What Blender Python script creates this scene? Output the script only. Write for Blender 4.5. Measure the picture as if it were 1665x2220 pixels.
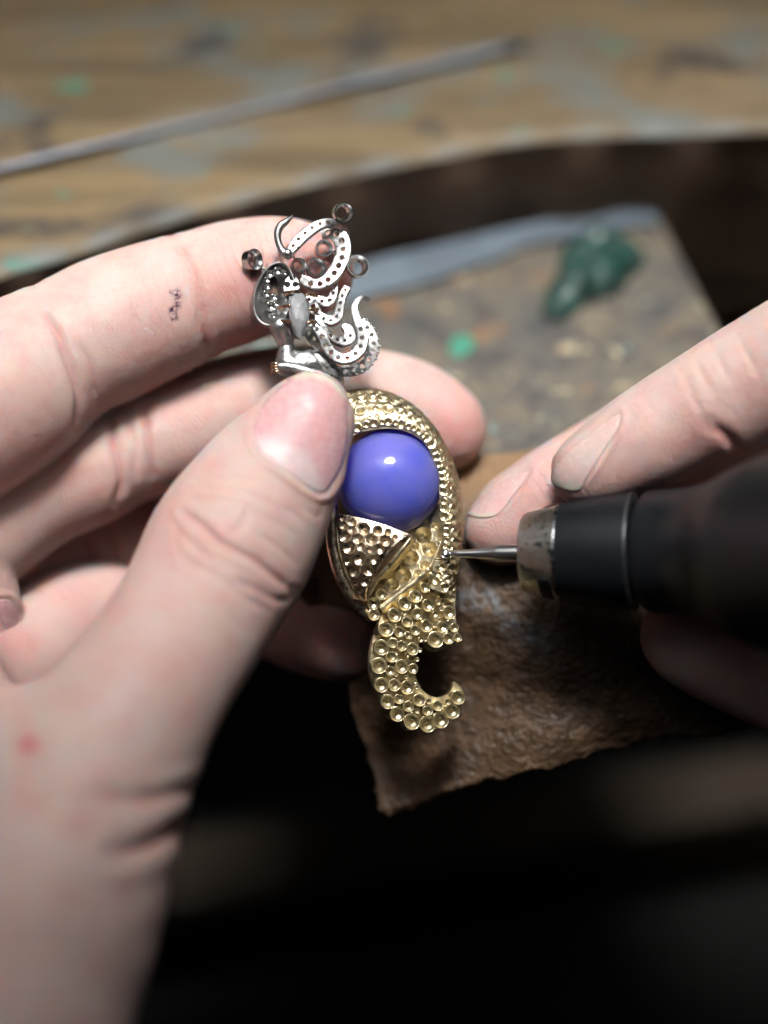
import bpy, bmesh, math, random
import numpy as np
from mathutils import Vector, Matrix

random.seed(7)
rng = np.random.default_rng(11)
for o in list(bpy.data.objects):
    bpy.data.objects.remove(o)
SC = bpy.context.scene
COL = SC.collection

# ------------------------------------------------------------------ camera
PITCH = math.radians(48)            # the camera looks down at the bench
D = 320.0                           # mm from the lens to the plane of sharp focus
PXMM = 15.0                         # photograph pixels per mm in that plane
BASE = Vector((0, 0, 0.93))         # world position (m) of the focus point
st, ct = math.sin(PITCH), math.cos(PITCH)
AX = np.array([1, 0, 0.]); AY = np.array([0, st, ct]); AZ = np.array([0, -ct, st])
RM = np.stack([AX, AY, AZ])         # rows: the frame the objects are measured in

cam_d = bpy.data.cameras.new('camera')
cam = bpy.data.objects.new('camera', cam_d); COL.objects.link(cam)
cam.location = BASE + Vector(AZ * D * 0.001)
cam.rotation_euler = (math.pi / 2 - PITCH, 0, 0)
cam_d.sensor_fit = 'VERTICAL'; cam_d.sensor_height = 36.0; cam_d.sensor_width = 27.0
cam_d.lens = 36.0 * D / (2220 / PXMM)
cam_d.clip_start = 0.01; cam_d.clip_end = 50
cam_d.dof.use_dof = True
cam_d.dof.focus_distance = (D - 2.0) * 0.001
cam_d.dof.aperture_fstop = 4.2
cam_d.dof.aperture_blades = 0
SC.camera = cam

# ------------------------------------------------------------------ light
world = bpy.data.worlds.new('World'); SC.world = world; world.use_nodes = True
bg = world.node_tree.nodes['Background']
bg.inputs[0].default_value = (0.62, 0.78, 1.0, 1); bg.inputs[1].default_value = 0.004

def area(name, loc, target, sx, sy, power, color, spread=180):
    l = bpy.data.lights.new(name, 'AREA'); l.shape = 'RECTANGLE'
    l.size = sx; l.size_y = sy; l.energy = power; l.color = color
    l.spread = math.radians(spread)
    o = bpy.data.objects.new(name, l); COL.objects.link(o)
    o.location = loc
    d = Vector(target) - Vector(loc)
    o.rotation_euler = d.to_track_quat('-Z', 'Y').to_euler()
    return o
# the bench lamp hanging over the work, long side across the bench, tipped a little away from the eye
lamp = area('bench_lamp', BASE + Vector((-0.02, 0.035, 0.37)), BASE, 0.60, 0.24, 0.23, (1.0, 0.985, 0.955), 76)
lamp.rotation_euler = (math.radians(6), math.radians(-2), math.radians(4))
# added narrow panel above it: its falloff dims the edges like a vignette
wl = area('work_light', BASE + Vector((0.008, 0.028, 0.50)), BASE, 0.22, 0.12, 0.20, (1.0, 0.99, 0.97), 22)
wl.rotation_euler = (math.radians(1.0), math.radians(0.5), math.radians(6))
# added pale overhead fill that brightens the reflections in the metal
area('ceiling_light', BASE + Vector((0.1, 0.1, 1.35)), BASE + Vector((0.1, 0.1001, 0)), 1.7, 1.7, 2.4, (0.84, 0.93, 1.0), 180)
# added weak cool fill from the left for some sheen, no real window
area('window_light', BASE + Vector((-1.1, 0.35, 0.75)), BASE, 0.9, 0.9, 0.08, (0.80, 0.90, 1.0), 120)

SC.view_settings.view_transform = 'Standard'; SC.view_settings.look = 'None'
SC.view_settings.exposure = -0.30; SC.view_settings.gamma = 1.0
SC.view_settings.use_curve_mapping = False
SC.render.engine = 'CYCLES'
SC.cycles.use_denoising = True
SC.cycles.max_bounces = 10; SC.cycles.diffuse_bounces = 2; SC.cycles.transmission_bounces = 8
SC.cycles.sample_clamp_indirect = 4.0
SC.cycles.caustics_reflective = False; SC.cycles.caustics_refractive = False

# ------------------------------------------------------------------ coordinates
def P(px, py, z=0.0):
    k = (D - z) / D / PXMM
    return np.array([(px - 832.5) * k, (1110 - py) * k, z])
def PA(a):
    return np.array([P(*q) for q in a])
def to_px(v):
    k = D / (D - v[:, 2]) * PXMM
    return np.stack([v[:, 0] * k + 832.5, 1110 - v[:, 1] * k], 1)
def W(v):                           # measured frame (mm) -> world (m)
    return np.asarray(v) @ RM * 0.001 + np.array(BASE)
def z1(x, y): return 500 + x / 4.608, 420 + y / 4.608
def z2(x, y): return 700 + x / 4.254, 820 + y / 4.254
def z3(x, y): return 700 + x / 4.424, 1120 + y / 4.424
def B(px, py, h):                   # pixel ray met by the horizontal plane h mm above the focus point
    d = np.array([(px - 832.5) / PXMM, (1110 - py) / PXMM, -D])
    up = np.array([0, ct, st]); c = np.array([0, 0, D])
    t = (h - c @ up) / (d @ up)
    q = c + t * d
    w = q @ RM                       # world axes, mm
    return w

# ------------------------------------------------------------------ object helpers
def tag(o, label, cat, group=None, kind=None):
    o['label'] = label; o['category'] = cat
    if group: o['group'] = group
    if kind: o['kind'] = kind
    return o
def empty(name, loc):
    o = bpy.data.objects.new(name, None); COL.objects.link(o); o.location = loc
    o.empty_display_size = 0.005
    return o
def root_of(p):
    l = Vector((0, 0, 0))
    while p is not None:
        l += p.location; p = p.parent
    return l
def mesh_obj(name, verts_w, faces, mat, parent=None, smooth=True, origin=None):
    """verts in world metres; origin = parent chain location or the given point"""
    verts_w = np.asarray(verts_w, float)
    if parent is not None:
        org = np.array(root_of(parent)); loc = (0, 0, 0)
    else:
        org = np.array(origin) if origin is not None else verts_w.mean(0)
        loc = org
    me = bpy.data.meshes.new(name)
    me.from_pydata((verts_w - org).tolist(), [], [list(map(int, f)) for f in faces])
    me.update()
    if smooth: me.polygons.foreach_set('use_smooth', [True] * len(me.polygons))
    o = bpy.data.objects.new(name, me); COL.objects.link(o)
    o.location = loc
    if parent is not None: o.parent = parent
    if mat: me.materials.append(mat)
    return o
def set_attr(o, name, arr):
    a = o.data.attributes.new(name, 'FLOAT', 'POINT')
    a.data.foreach_set('value', np.asarray(arr, np.float32))
def set_col(o, name, arr):
    a = o.data.attributes.new(name, 'FLOAT_COLOR', 'POINT')
    a.data.foreach_set('color', np.asarray(arr, np.float32).ravel())

def catmull(pts, n):
    pts = np.asarray(pts, float)
    q = np.vstack([2 * pts[0] - pts[1], pts, 2 * pts[-1] - pts[-2]])
    out = []
    m = len(pts) - 1
    for t in np.linspace(0, m, n):
        i = min(int(t), m - 1); f = t - i
        a, b, c, d = q[i], q[i + 1], q[i + 2], q[i + 3]
        out.append(0.5 * (2 * b + (c - a) * f + (2 * a - 5 * b + 4 * c - d) * f * f + (3 * b - a - 3 * c + d) * f ** 3))
    return np.array(out)
def unit(v):
    v = np.asarray(v, float)
    return v / (np.linalg.norm(v, axis=-1, keepdims=True) + 1e-12)

def tube(pts, radii, seg=12, squash=None):
    """swept tube along pts (mm); returns verts, faces. squash=(axis, factor)"""
    pts = np.asarray(pts, float); n = len(pts)
    tan = unit(np.gradient(pts, axis=0))
    ref = np.array([0, 0, 1.]) if abs(tan[0][2]) < 0.9 else np.array([1., 0, 0])
    u = unit(np.cross(tan[0], ref)); V = []
    for i in range(n):
        u = unit(u - tan[i] * (u @ tan[i])); w = np.cross(tan[i], u)
        for k in range(seg):
            a = 2 * math.pi * k / seg
            off = (u * math.cos(a) + w * math.sin(a)) * radii[i]
            if squash is not None:
                ax = np.asarray(squash[0]); off = off + ax * (off @ ax) * (squash[1] - 1)
            V.append(pts[i] + off)
    F = []
    for i in range(n - 1):
        for k in range(seg):
            k2 = (k + 1) % seg
            F.append((i * seg + k, i * seg + k2, (i + 1) * seg + k2, (i + 1) * seg + k))
    F.append(tuple(range(seg))[::-1]); F.append(tuple((n - 1) * seg + k for k in range(seg)))
    return np.array(V), F
def lathe(profile, seg=20, closed=False):
    """profile [(r, z)] spun round z"""
    V, F = [], []
    for r, z in profile:
        for k in range(seg):
            a = 2 * math.pi * k / seg
            V.append((r * math.cos(a), r * math.sin(a), z))
    m = len(profile)
    for i in range(m - 1 + (1 if closed else 0)):
        j = (i + 1) % m
        for k in range(seg):
            k2 = (k + 1) % seg
            F.append((i * seg + k, i * seg + k2, j * seg + k2, j * seg + k))
    return np.array(V), F
def frame(n, up=(0, 1, 0)):
    n = unit(n); u = np.cross(up, n)
    if np.linalg.norm(u) < 1e-3: u = np.cross((1, 0, 0), n)
    u = unit(u); v = np.cross(n, u)
    return np.stack([u, v, n])      # rows
def solidify(V, F, N, th):
    V = np.asarray(V); n = len(V)
    V2 = np.vstack([V, V - N * th])
    F2 = [tuple(f) for f in F] + [tuple(i + n for i in reversed(f)) for f in F]
    cnt = {}
    for f in F:
        for a, b in zip(f, f[1:] + f[:1]):
            cnt[(a, b)] = cnt.get((a, b), 0) + 1
    for (a, b) in cnt:
        if (b, a) not in cnt:
            F2.append((b, a, a + n, b + n))
    return V2, F2
def grid_normals(G):
    """G: (n,m,3)"""
    du = np.gradient(G, axis=0); dv = np.gradient(G, axis=1)
    return unit(np.cross(du, dv))
def in_poly(pts, poly):
    poly = np.asarray(poly); x, y = pts[:, 0], pts[:, 1]
    r = np.zeros(len(pts), bool); j = len(poly) - 1
    for i in range(len(poly)):
        xi, yi = poly[i]; xj, yj = poly[j]
        c = ((yi > y) != (yj > y)) & (x < (xj - xi) * (y - yi) / (yj - yi + 1e-12) + xi)
        r ^= c; j = i
    return r
def poly_dist(pts, line, closed=False):
    line = np.asarray(line, float)
    if closed: line = np.vstack([line, line[:1]])
    d = np.full(len(pts), 1e9)
    for a, b in zip(line[:-1], line[1:]):
        ab = b - a; t = np.clip(((pts - a) @ ab) / (ab @ ab + 1e-12), 0, 1)
        d = np.minimum(d, np.linalg.norm(pts - a - t[:, None] * ab, axis=1))
    return d

# ------------------------------------------------------------------ implicit surfaces
class Chain:
    def __init__(self, pts, n=None, flat=None, mm=False):
        """pts: (px, py, z, r_px)"""
        q = []
        for px, py, z, r in pts:
            c = P(px, py, z); k = (D - z) / D / PXMM
            q.append([*c, r * k])
        s = catmull(q, n or max(2, len(q) * 5))
        self.c = s[:, :3]; self.r = np.maximum(s[:, 3], 0.05); self.flat = flat
        self.arc = np.concatenate([[0], np.cumsum(np.linalg.norm(np.diff(self.c, axis=0), axis=1))])
        self.lo = (self.c - self.r[:, None]).min(0); self.hi = (self.c + self.r[:, None]).max(0)
    def ev(self, X, want_arc=False):
        X = np.asarray(X)
        x, y, z = (np.ascontiguousarray(X[:, i], dtype=np.float32) for i in range(3))
        d = np.full(len(X), 1e9, np.float32); arc = np.zeros(len(X), np.float32)
        c = self.c.astype(np.float32); r = self.r.astype(np.float32)
        for i in range(len(c) - 1):
            a, ba = c[i], c[i + 1] - c[i]
            px, py, pz = x - a[0], y - a[1], z - a[2]
            t = (px * ba[0] + py * ba[1] + pz * ba[2]) / np.float32(ba @ ba + 1e-9)
            np.clip(t, 0, 1, out=t)
            px -= t * ba[0]; py -= t * ba[1]; pz -= t * ba[2]
            if self.flat is not None:
                n, f = self.flat
                k = (px * np.float32(n[0]) + py * np.float32(n[1]) + pz * np.float32(n[2])) * np.float32(f - 1)
                px += k * np.float32(n[0]); py += k * np.float32(n[1]); pz += k * np.float32(n[2])
            e = np.sqrt(px * px + py * py + pz * pz) - (r[i] + t * (r[i + 1] - r[i]))
            if want_arc:
                m = e < d; arc[m] = (self.arc[i] + t * (self.arc[i + 1] - self.arc[i]))[m]
            np.minimum(d, e, out=d)
        return (d, arc) if want_arc else d
def smin(a, b, k):
    if k <= 0: return np.minimum(a, b)
    h = np.clip(0.5 + 0.5 * (b - a) / k, 0, 1)
    return b * (1 - h) + a * h - k * h * (1 - h)

def surface_nets(field, lo, hi, step):
    n = np.ceil((hi - lo) / step).astype(int) + 1
    xs = [lo[i] + step * np.arange(n[i]) for i in range(3)]
    G = np.stack(np.meshgrid(*xs, indexing='ij'), -1).reshape(-1, 3)
    d = np.concatenate([field(G[i:i + 400000]) for i in range(0, len(G), 400000)]).reshape(n)
    s = d < 0
    c = np.zeros(n - 1, int)
    for dx in (0, 1):
        for dy in (0, 1):
            for dz in (0, 1):
                c += s[dx:n[0] - 1 + dx, dy:n[1] - 1 + dy, dz:n[2] - 1 + dz]
    act = (c > 0) & (c < 8)
    idx = -np.ones(n - 1, int); cells = np.argwhere(act); idx[act] = np.arange(len(cells))
    acc = np.zeros((len(cells), 3)); cnt = np.zeros(len(cells))
    cor = [np.array(q) for q in [(x, y, z) for x in (0, 1) for y in (0, 1) for z in (0, 1)]]
    dv = [d[cells[:, 0] + q[0], cells[:, 1] + q[1], cells[:, 2] + q[2]] for q in cor]
    for i in range(8):
        for j in range(i + 1, 8):
            if np.abs(cor[i] - cor[j]).sum() != 1: continue
            m = (dv[i] < 0) != (dv[j] < 0)
            t = dv[i][m] / (dv[i][m] - dv[j][m])
            acc[m] += cor[i] + t[:, None] * (cor[j] - cor[i]); cnt[m] += 1
    V = lo + step * (cells + acc / cnt[:, None])
    F = []
    for ax in range(3):
        b1, b2 = (ax + 1) % 3, (ax + 2) % 3
        sl0 = [slice(None)] * 3; sl1 = [slice(None)] * 3
        sl0[ax] = slice(0, n[ax] - 1); sl1[ax] = slice(1, n[ax])
        ch = s[tuple(sl0)] != s[tuple(sl1)]
        e = np.argwhere(ch)
        e = e[(e[:, b1] > 0) & (e[:, b2] > 0) & (e[:, b1] < n[b1] - 1) & (e[:, b2] < n[b2] - 1)]
        inside = s[e[:, 0], e[:, 1], e[:, 2]]
        def at(o1, o2):
            q = e.copy(); q[:, b1] -= o1; q[:, b2] -= o2
            return idx[q[:, 0], q[:, 1], q[:, 2]]
        quad = np.stack([at(1, 1), at(0, 1), at(0, 0), at(1, 0)], 1)
        quad[~inside] = quad[~inside][:, ::-1]
        F.append(quad)
    F = np.vstack(F)
    return V, F[(F >= 0).all(1)]
def gradient(field, X, e):
    g = np.zeros_like(X)
    for i in range(3):
        q = np.zeros(3); q[i] = e
        g[:, i] = field(X + q) - field(X - q)
    return unit(g)
def refine(V, F, levels):
    """split every quad in four"""
    for _ in range(levels):
        e = np.stack([F, np.roll(F, -1, 1)], -1).reshape(-1, 2); es = np.sort(e, 1)
        key = es[:, 0].astype(np.int64) * len(V) + es[:, 1]
        uq, first, inv = np.unique(key, return_index=True, return_inverse=True)
        ue = es[first]; mid = (V[ue[:, 0]] + V[ue[:, 1]]) / 2
        fc = V[F].mean(1); n = len(V); me_ = (n + inv).reshape(-1, 4); ce = n + len(mid) + np.arange(len(F))
        V = np.vstack([V, mid, fc])
        F = np.vstack([np.stack([F[:, k], me_[:, k], ce, me_[:, k - 1]], 1) for k in range(4)])
    return V, F
def vnormals(V, F):
    fn = np.cross(V[F[:, 2]] - V[F[:, 0]], V[F[:, 3]] - V[F[:, 1]])
    N = np.zeros_like(V)
    for k in range(4):
        for c in range(3): N[:, c] += np.bincount(F[:, k], fn[:, c], len(V))
    return unit(N)
def fast_mesh(name, Vw, F, mat, parent=None, origin=(0, 0, 0), smooth=True):
    org = np.array(root_of(parent)) if parent is not None else np.array(origin)
    me = bpy.data.meshes.new(name); k = F.shape[1]
    me.vertices.add(len(Vw)); me.vertices.foreach_set('co', (Vw - org).astype(np.float32).ravel())
    me.loops.add(F.size); me.loops.foreach_set('vertex_index', F.astype(np.int32).ravel())
    me.polygons.add(len(F)); me.polygons.foreach_set('loop_start', np.arange(0, F.size, k, dtype=np.int32))
    me.update(calc_edges=True); me.validate()
    me.polygons.foreach_set('use_smooth', [smooth] * len(me.polygons))
    o = bpy.data.objects.new(name, me); COL.objects.link(o); me.materials.append(mat)
    if parent is not None: o.parent = parent
    else: o.location = org
    return o

# ------------------------------------------------------------------ materials
class NT:
    def __init__(self, name):
        self.m = bpy.data.materials.new(name); self.m.use_nodes = True
        self.t = self.m.node_tree; self.p = self.t.nodes['Principled BSDF']
        self.out = self.t.nodes['Material Output']
        tc = self.t.nodes.new('ShaderNodeTexCoord'); mp = self.t.nodes.new('ShaderNodeMapping')
        mp.inputs['Scale'].default_value = (1000, 1000, 1000)   # texture space in mm
        self.link(tc.outputs['Object'], mp.inputs['Vector']); self.co = mp.outputs['Vector']
    def link(self, a, b): self.t.links.new(a, b)
    def node(self, typ, **kw):
        n = self.t.nodes.new(typ)
        for k, v in kw.items(): setattr(n, k, v)
        return n
    def put(self, sock, v):
        if isinstance(v, bpy.types.NodeSocket): self.link(v, sock)
        elif isinstance(v, (tuple, list)) and len(v) == 3 and len(sock.default_value) == 4: sock.default_value = (*v, 1)
        else: sock.default_value = v
    def set(self, **kw):
        for k, v in kw.items(): self.put(self.p.inputs[k.replace('_', ' ')], v)
    def scale(self, s, rot=(0, 0, 0), loc=(0, 0, 0)):
        mp = self.node('ShaderNodeMapping'); self.link(self.co, mp.inputs[0])
        mp.inputs['Scale'].default_value = s; mp.inputs['Rotation'].default_value = rot; mp.inputs['Location'].default_value = loc
        return mp.outputs[0]
    def noise(self, size, detail=3, rough=0.55, co=None, dist=0.0):
        n = self.node('ShaderNodeTexNoise'); self.link(co or self.co, n.inputs['Vector'])
        n.inputs['Scale'].default_value = 1.0 / size; n.inputs['Detail'].default_value = detail
        n.inputs['Roughness'].default_value = rough; n.inputs['Distortion'].default_value = dist
        return n.outputs['Fac']
    def voronoi(self, size, feature='F1', co=None, out='Distance', rand=1.0):
        n = self.node('ShaderNodeTexVoronoi', feature=feature); self.link(co or self.co, n.inputs['Vector'])
        n.inputs['Scale'].default_value = 1.0 / size; n.inputs['Randomness'].default_value = rand
        return n.outputs[out]
    def ramp(self, f, *stops, ease='LINEAR'):
        n = self.node('ShaderNodeValToRGB'); self.link(f, n.inputs[0]); r = n.color_ramp; r.interpolation = ease
        while len(r.elements) < len(stops): r.elements.new(0.5)
        for e, (p, c) in zip(r.elements, stops):
            e.position = p; e.color = (*c, 1) if isinstance(c, (tuple, list)) else (c, c, c, 1)
        return n.outputs[0]
    def mix(self, f, a, b, mode='MIX'):
        n = self.node('ShaderNodeMix', data_type='RGBA', blend_type=mode)
        self.put(n.inputs[0], f); self.put(n.inputs[6], a); self.put(n.inputs[7], b)
        return n.outputs[2]
    def math(self, op, a, b=0.0, c=0.0):
        n = self.node('ShaderNodeMath', operation=op)
        self.put(n.inputs[0], a); self.put(n.inputs[1], b); self.put(n.inputs[2], c)
        return n.outputs[0]
    def attr(self, name, out='Fac'):
        n = self.node('ShaderNodeAttribute'); n.attribute_name = name
        return n.outputs[out]
    def bump(self, h, dist_mm, strength=1.0, prev=None):
        n = self.node('ShaderNodeBump'); n.inputs['Distance'].default_value = dist_mm * 0.001
        n.inputs['Strength'].default_value = strength; self.link(h, n.inputs['Height'])
        if prev is not None: self.link(prev, n.inputs['Normal'])
        self.link(n.outputs[0], self.p.inputs['Normal'])
        return n.outputs[0]

def mat_skin(name, base, red, radius=1.0):
    t = NT(name)
    m1 = t.noise(7, 3, 0.6); m2 = t.noise(1.6, 3, 0.6)
    c = t.mix(t.ramp(m1, (0.35, 0.0), (0.70, 1.0)), base, tuple(b * f for b, f in zip(base, (0.97, 0.86, 0.84))))
    c = t.mix(t.math('MULTIPLY', t.ramp(m2, (0.40, 0.0), (0.75, 1.0)), 0.35), c, tuple(b * f for b, f in zip(base, (1.03, 1.06, 1.04))))
    c = t.mix(t.math('MULTIPLY', t.ramp(t.noise(4.2, 4, 0.65, co=t.scale((1, 1, 1), (0, 0, 0), (31, 7, 3))), (0.48, 0.0), (0.70, 1.0)), 0.30), c, red)
    c = t.mix(t.attr('red'), c, red)
    ink = t.math('MULTIPLY', t.attr('ink'), t.ramp(t.noise(0.8, 4, 0.7), (0.40, 0.0), (0.58, 1.0)))
    c = t.mix(ink, c, (0.055, 0.02, 0.06))
    spot = t.attr('spot'); c = t.mix(spot, c, (0.55, 0.12, 0.12))
    t.set(Base_Color=c, Roughness=t.ramp(t.noise(1.1, 3), (0.3, 0.40), (0.7, 0.56)), Specular_IOR_Level=0.42,
          Subsurface_Weight=1.0, Subsurface_Scale=0.0008 * radius, IOR=1.4)
    t.p.inputs['Subsurface Radius'].default_value = (1.0, 0.36, 0.22)
    # fine skin relief: cell pattern, pores and finger ridges
    v = t.voronoi(0.62, 'DISTANCE_TO_EDGE', co=t.scale((1, 1, 1), (0.4, 0.3, 0.9)))
    v2 = t.voronoi(1.3, 'DISTANCE_TO_EDGE')
    cells = t.math('ADD', t.ramp(v, (0.0, 0.0), (0.16, 1.0)), t.math('MULTIPLY', t.ramp(v2, (0.0, 0.0), (0.14, 1.0)), 0.45))
    wob = t.math('MULTIPLY_ADD', t.noise(9.0, 1), 5.0, t.attr('arc'))
    rid = t.math('SINE', t.math('MULTIPLY', wob, 2 * math.pi / 0.52))
    h = t.math('MULTIPLY_ADD', t.math('MULTIPLY', rid, t.attr('ridge')), 0.60, t.math('MULTIPLY', cells, 0.42))
    h = t.math('MULTIPLY_ADD', t.noise(0.35, 2), 0.2, h)
    b = t.bump(h, 0.07, 0.8)
    t.bump(t.noise(3.0, 4, 0.55), 0.5, 0.4, prev=b)
    return t.m
def mat_nail(name):
    t = NT(name)
    lun = t.attr('lunula'); edge = t.attr('edge')
    c = t.mix(lun, (0.66, 0.37, 0.385), (0.71, 0.55, 0.545))
    c = t.mix(t.attr('pale'), c, (0.71, 0.54, 0.49))
    c = t.mix(edge, c, (0.70, 0.62, 0.52))
    st_ = t.noise(1.2, 3, 0.5)
    c = t.mix(t.math('MULTIPLY', t.ramp(st_, (0.4, 0.0), (0.75, 1.0)), 0.25), c, (0.80, 0.62, 0.62))
    t.set(Base_Color=c, Roughness=t.ramp(t.noise(0.7, 3), (0.3, 0.20), (0.7, 0.32)), Specular_IOR_Level=0.5,
          Subsurface_Weight=0.8, Subsurface_Scale=0.0008, Coat_Weight=0.25, Coat_Roughness=0.15)
    t.p.inputs['Subsurface Radius'].default_value = (1.0, 0.4, 0.3)
    rid = t.math('SINE', t.math('MULTIPLY', t.attr('across'), 60.0))
    b = t.bump(rid, 0.006, 0.5)
    t.bump(t.noise(1.5, 3), 0.10, 0.5, prev=b)
    return t.m
def mat_metal(name, base, rough=0.2, tint=None, grain=0.6, bump=0.04):
    t = NT(name)
    if not bump:                                # small turned pieces: plain polished metal
        t.set(Base_Color=base, Metallic=1.0, Roughness=rough)
        return t.m
    n = t.noise(0.8, 4, 0.65); n2 = t.noise(3.0, 3)
    c = t.mix(t.ramp(n2, (0.35, 0.0), (0.70, 1.0)), base, tint or tuple(b * 0.85 for b in base))
    t.set(Base_Color=c, Metallic=1.0, Roughness=t.ramp(n, (0.30, rough * 0.7), (0.75, rough * 1.8)))
    b = t.bump(t.noise(0.35, 3, 0.6), bump, grain)
    t.bump(t.noise(1.3, 2), bump * 2.5, 0.5, prev=b)
    return t.m
def mat_plain(name, base, rough=0.5, spec=0.5, var=0.15, size=2.0, bump=0.05):
    t = NT(name)
    n = t.noise(size, 4, 0.6)
    c = t.mix(t.ramp(n, (0.35, 0.0), (0.7, 1.0)), base, tuple(b * (1 - var) for b in base))
    t.set(Base_Color=c, Roughness=t.ramp(n, (0.3, rough * 0.85), (0.7, min(1, rough * 1.2))), Specular_IOR_Level=spec)
    t.bump(t.noise(size * 0.4, 3), bump, 0.6)
    return t.m
def mat_gem():
    t = NT('violet_chalcedony')
    n = t.noise(5.0, 3)
    c = t.mix(t.ramp(n, (0.35, 0.0), (0.7, 1.0)), (0.165, 0.195, 0.80), (0.25, 0.245, 0.80))
    t.set(Base_Color=c, Roughness=0.035, Specular_IOR_Level=0.6, Transmission_Weight=0.28, Subsurface_Weight=1.0, Subsurface_Scale=0.0065, IOR=1.62,
          Coat_Weight=0.0)
    t.p.inputs['Subsurface Radius'].default_value = (0.8, 0.6, 1.0)
    t.bump(t.ramp(t.noise(0.5, 2), (0.62, 0.0), (0.75, 1.0)), 0.01, 0.3)
    return t.m
def mat_crystal():
    t = NT('clear_crystal')
    t.set(Base_Color=(0.95, 0.97, 1.0), Roughness=0.0, Transmission_Weight=0.72, IOR=1.6, Specular_IOR_Level=0.8, Coat_Weight=0.6, Coat_Roughness=0.02)
    return t.m
def mat_wax():
    t = NT('green_wax')
    n = t.noise(3.0, 3)
    c = t.mix(t.ramp(n, (0.35, 0.0), (0.7, 1.0)), (0.004, 0.036, 0.028), (0.008, 0.085, 0.064))
    t.set(Base_Color=c, Roughness=0.10, Specular_IOR_Level=0.8, Subsurface_Weight=0.3, Subsurface_Scale=0.002, Coat_Weight=0.5, Coat_Roughness=0.1)
    t.bump(t.noise(2.2, 4, 0.7), 1.6, 1.0)
    return t.m
def mat_bench():
    t = NT('worn_bench_wood')
    rot = (0, 0, math.radians(-22))
    g = t.noise(5, 6, 0.65, co=t.scale((0.10, 1.0, 1.0), rot))
    g2 = t.noise(14, 4, 0.6, co=t.scale((0.35, 1.0, 1.0), rot))
    c = t.mix(t.ramp(g, (0.30, 0.0), (0.72, 1.0)), (0.25, 0.175, 0.09), (0.08, 0.06, 0.036))
    c = t.mix(t.ramp(g2, (0.50, 0.0), (0.68, 0.85)), c, (0.24, 0.17, 0.10))
    grey = t.ramp(t.noise(16, 5, 0.65, co=t.scale((0.6, 1, 1), rot, (40, 13, 5))), (0.50, 0.0), (0.60, 0.8))
    c = t.mix(grey, c, (0.14, 0.155, 0.145))
    dark = t.ramp(t.noise(13, 4, 0.6, co=t.scale((0.7, 1, 1), rot, (7, 71, 2))), (0.58, 0.0), (0.68, 0.9))
    c = t.mix(dark, c, (0.05, 0.042, 0.04))
    green = t.ramp(t.noise(6.5, 2, 0.5, co=t.scale((0.55, 1, 1), rot, (3, 9, 41))), (0.66, 0.0), (0.70, 0.75))
    c = t.mix(green, c, (0.06, 0.24, 0.17))
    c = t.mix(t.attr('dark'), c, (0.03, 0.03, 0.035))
    c = t.mix(t.attr('bare'), c, (0.22, 0.235, 0.23))
    t.set(Base_Color=c, Roughness=0.62, Specular_IOR_Level=0.35)
    t.bump(g, 0.6, 0.6)
    return t.m
def mat_bench_edge():
    t = NT('dark_bench_edge_wood')
    g = t.noise(6, 6, 0.65, co=t.scale((0.12, 0.12, 1.0)))
    c = t.mix(t.ramp(g, (0.30, 0.0), (0.72, 1.0)), (0.19, 0.125, 0.085), (0.060, 0.042, 0.032))
    t.set(Base_Color=c, Roughness=0.6, Specular_IOR_Level=0.3)
    t.bump(g, 0.5, 0.6)
    return t.m
def mat_pin():
    t = NT('scarred_bench_pin_wood')
    a = t.noise(13, 5, 0.7); b = t.noise(7, 4, 0.65, co=t.scale((1, 1, 1), (0, 0, 0), (30, 5, 9)))
    c = t.mix(t.ramp(a, (0.35, 0.0), (0.65, 1.0)), (0.175, 0.142, 0.098), (0.085, 0.083, 0.078))
    c = t.mix(t.ramp(b, (0.49, 0.0), (0.60, 0.85)), c, (0.06, 0.056, 0.055))
    c = t.mix(t.ramp(t.noise(7, 4, 0.6, co=t.scale((1, 1, 1), (0, 0, 0), (3, 55, 9))), (0.60, 0.0), (0.67, 0.8)), c, (0.22, 0.11, 0.05))
    c = t.mix(t.ramp(t.noise(5, 3, 0.6, co=t.scale((1, 1, 1), (0, 0, 0), (83, 15, 2))), (0.63, 0.0), (0.69, 0.9)), c, (0.40, 0.34, 0.22))
    c = t.mix(t.ramp(t.noise(5, 3, 0.5, co=t.scale((1, 1, 1), (0, 0, 0), (13, 25, 77))), (0.67, 0.0), (0.72, 0.8)), c, (0.20, 0.28, 0.27))
    t.set(Base_Color=c, Roughness=0.55, Specular_IOR_Level=0.4)
    t.bump(a, 1.2, 0.7)
    return t.m
def mat_leather():
    t = NT('worn_brown_leather')
    a = t.noise(9, 5, 0.7); b = t.noise(2.2, 4, 0.7)
    c = t.mix(t.ramp(a, (0.32, 0.0), (0.70, 1.0)), (0.050, 0.028, 0.015), (0.125, 0.070, 0.035))
    c = t.mix(t.math('MULTIPLY', t.ramp(b, (0.50, 0.0), (0.72, 1.0)), 0.55), c, (0.22, 0.115, 0.055))
    c = t.mix(t.math('MULTIPLY', t.ramp(t.noise(1.1, 4, 0.7), (0.50, 0.0), (0.70, 1.0)), 0.7), c, (0.035, 0.02, 0.014))
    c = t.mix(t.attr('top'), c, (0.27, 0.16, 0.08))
    c = t.mix(t.math('MULTIPLY', t.attr('grey'), t.ramp(t.noise(1.6, 4, 0.7), (0.42, 0.0), (0.6, 1.0))), c, (0.17, 0.18, 0.20))
    t.set(Base_Color=c, Roughness=t.ramp(b, (0.35, 0.42), (0.65, 0.72)), Specular_IOR_Level=0.5)
    v = t.voronoi(0.75, 'F1')
    h = t.math('MULTIPLY_ADD', b, 0.5, v)
    x = t.bump(h, 0.20, 1.0)
    t.bump(t.noise(0.4, 3), 0.12, 0.6, prev=x)
    return t.m

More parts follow.
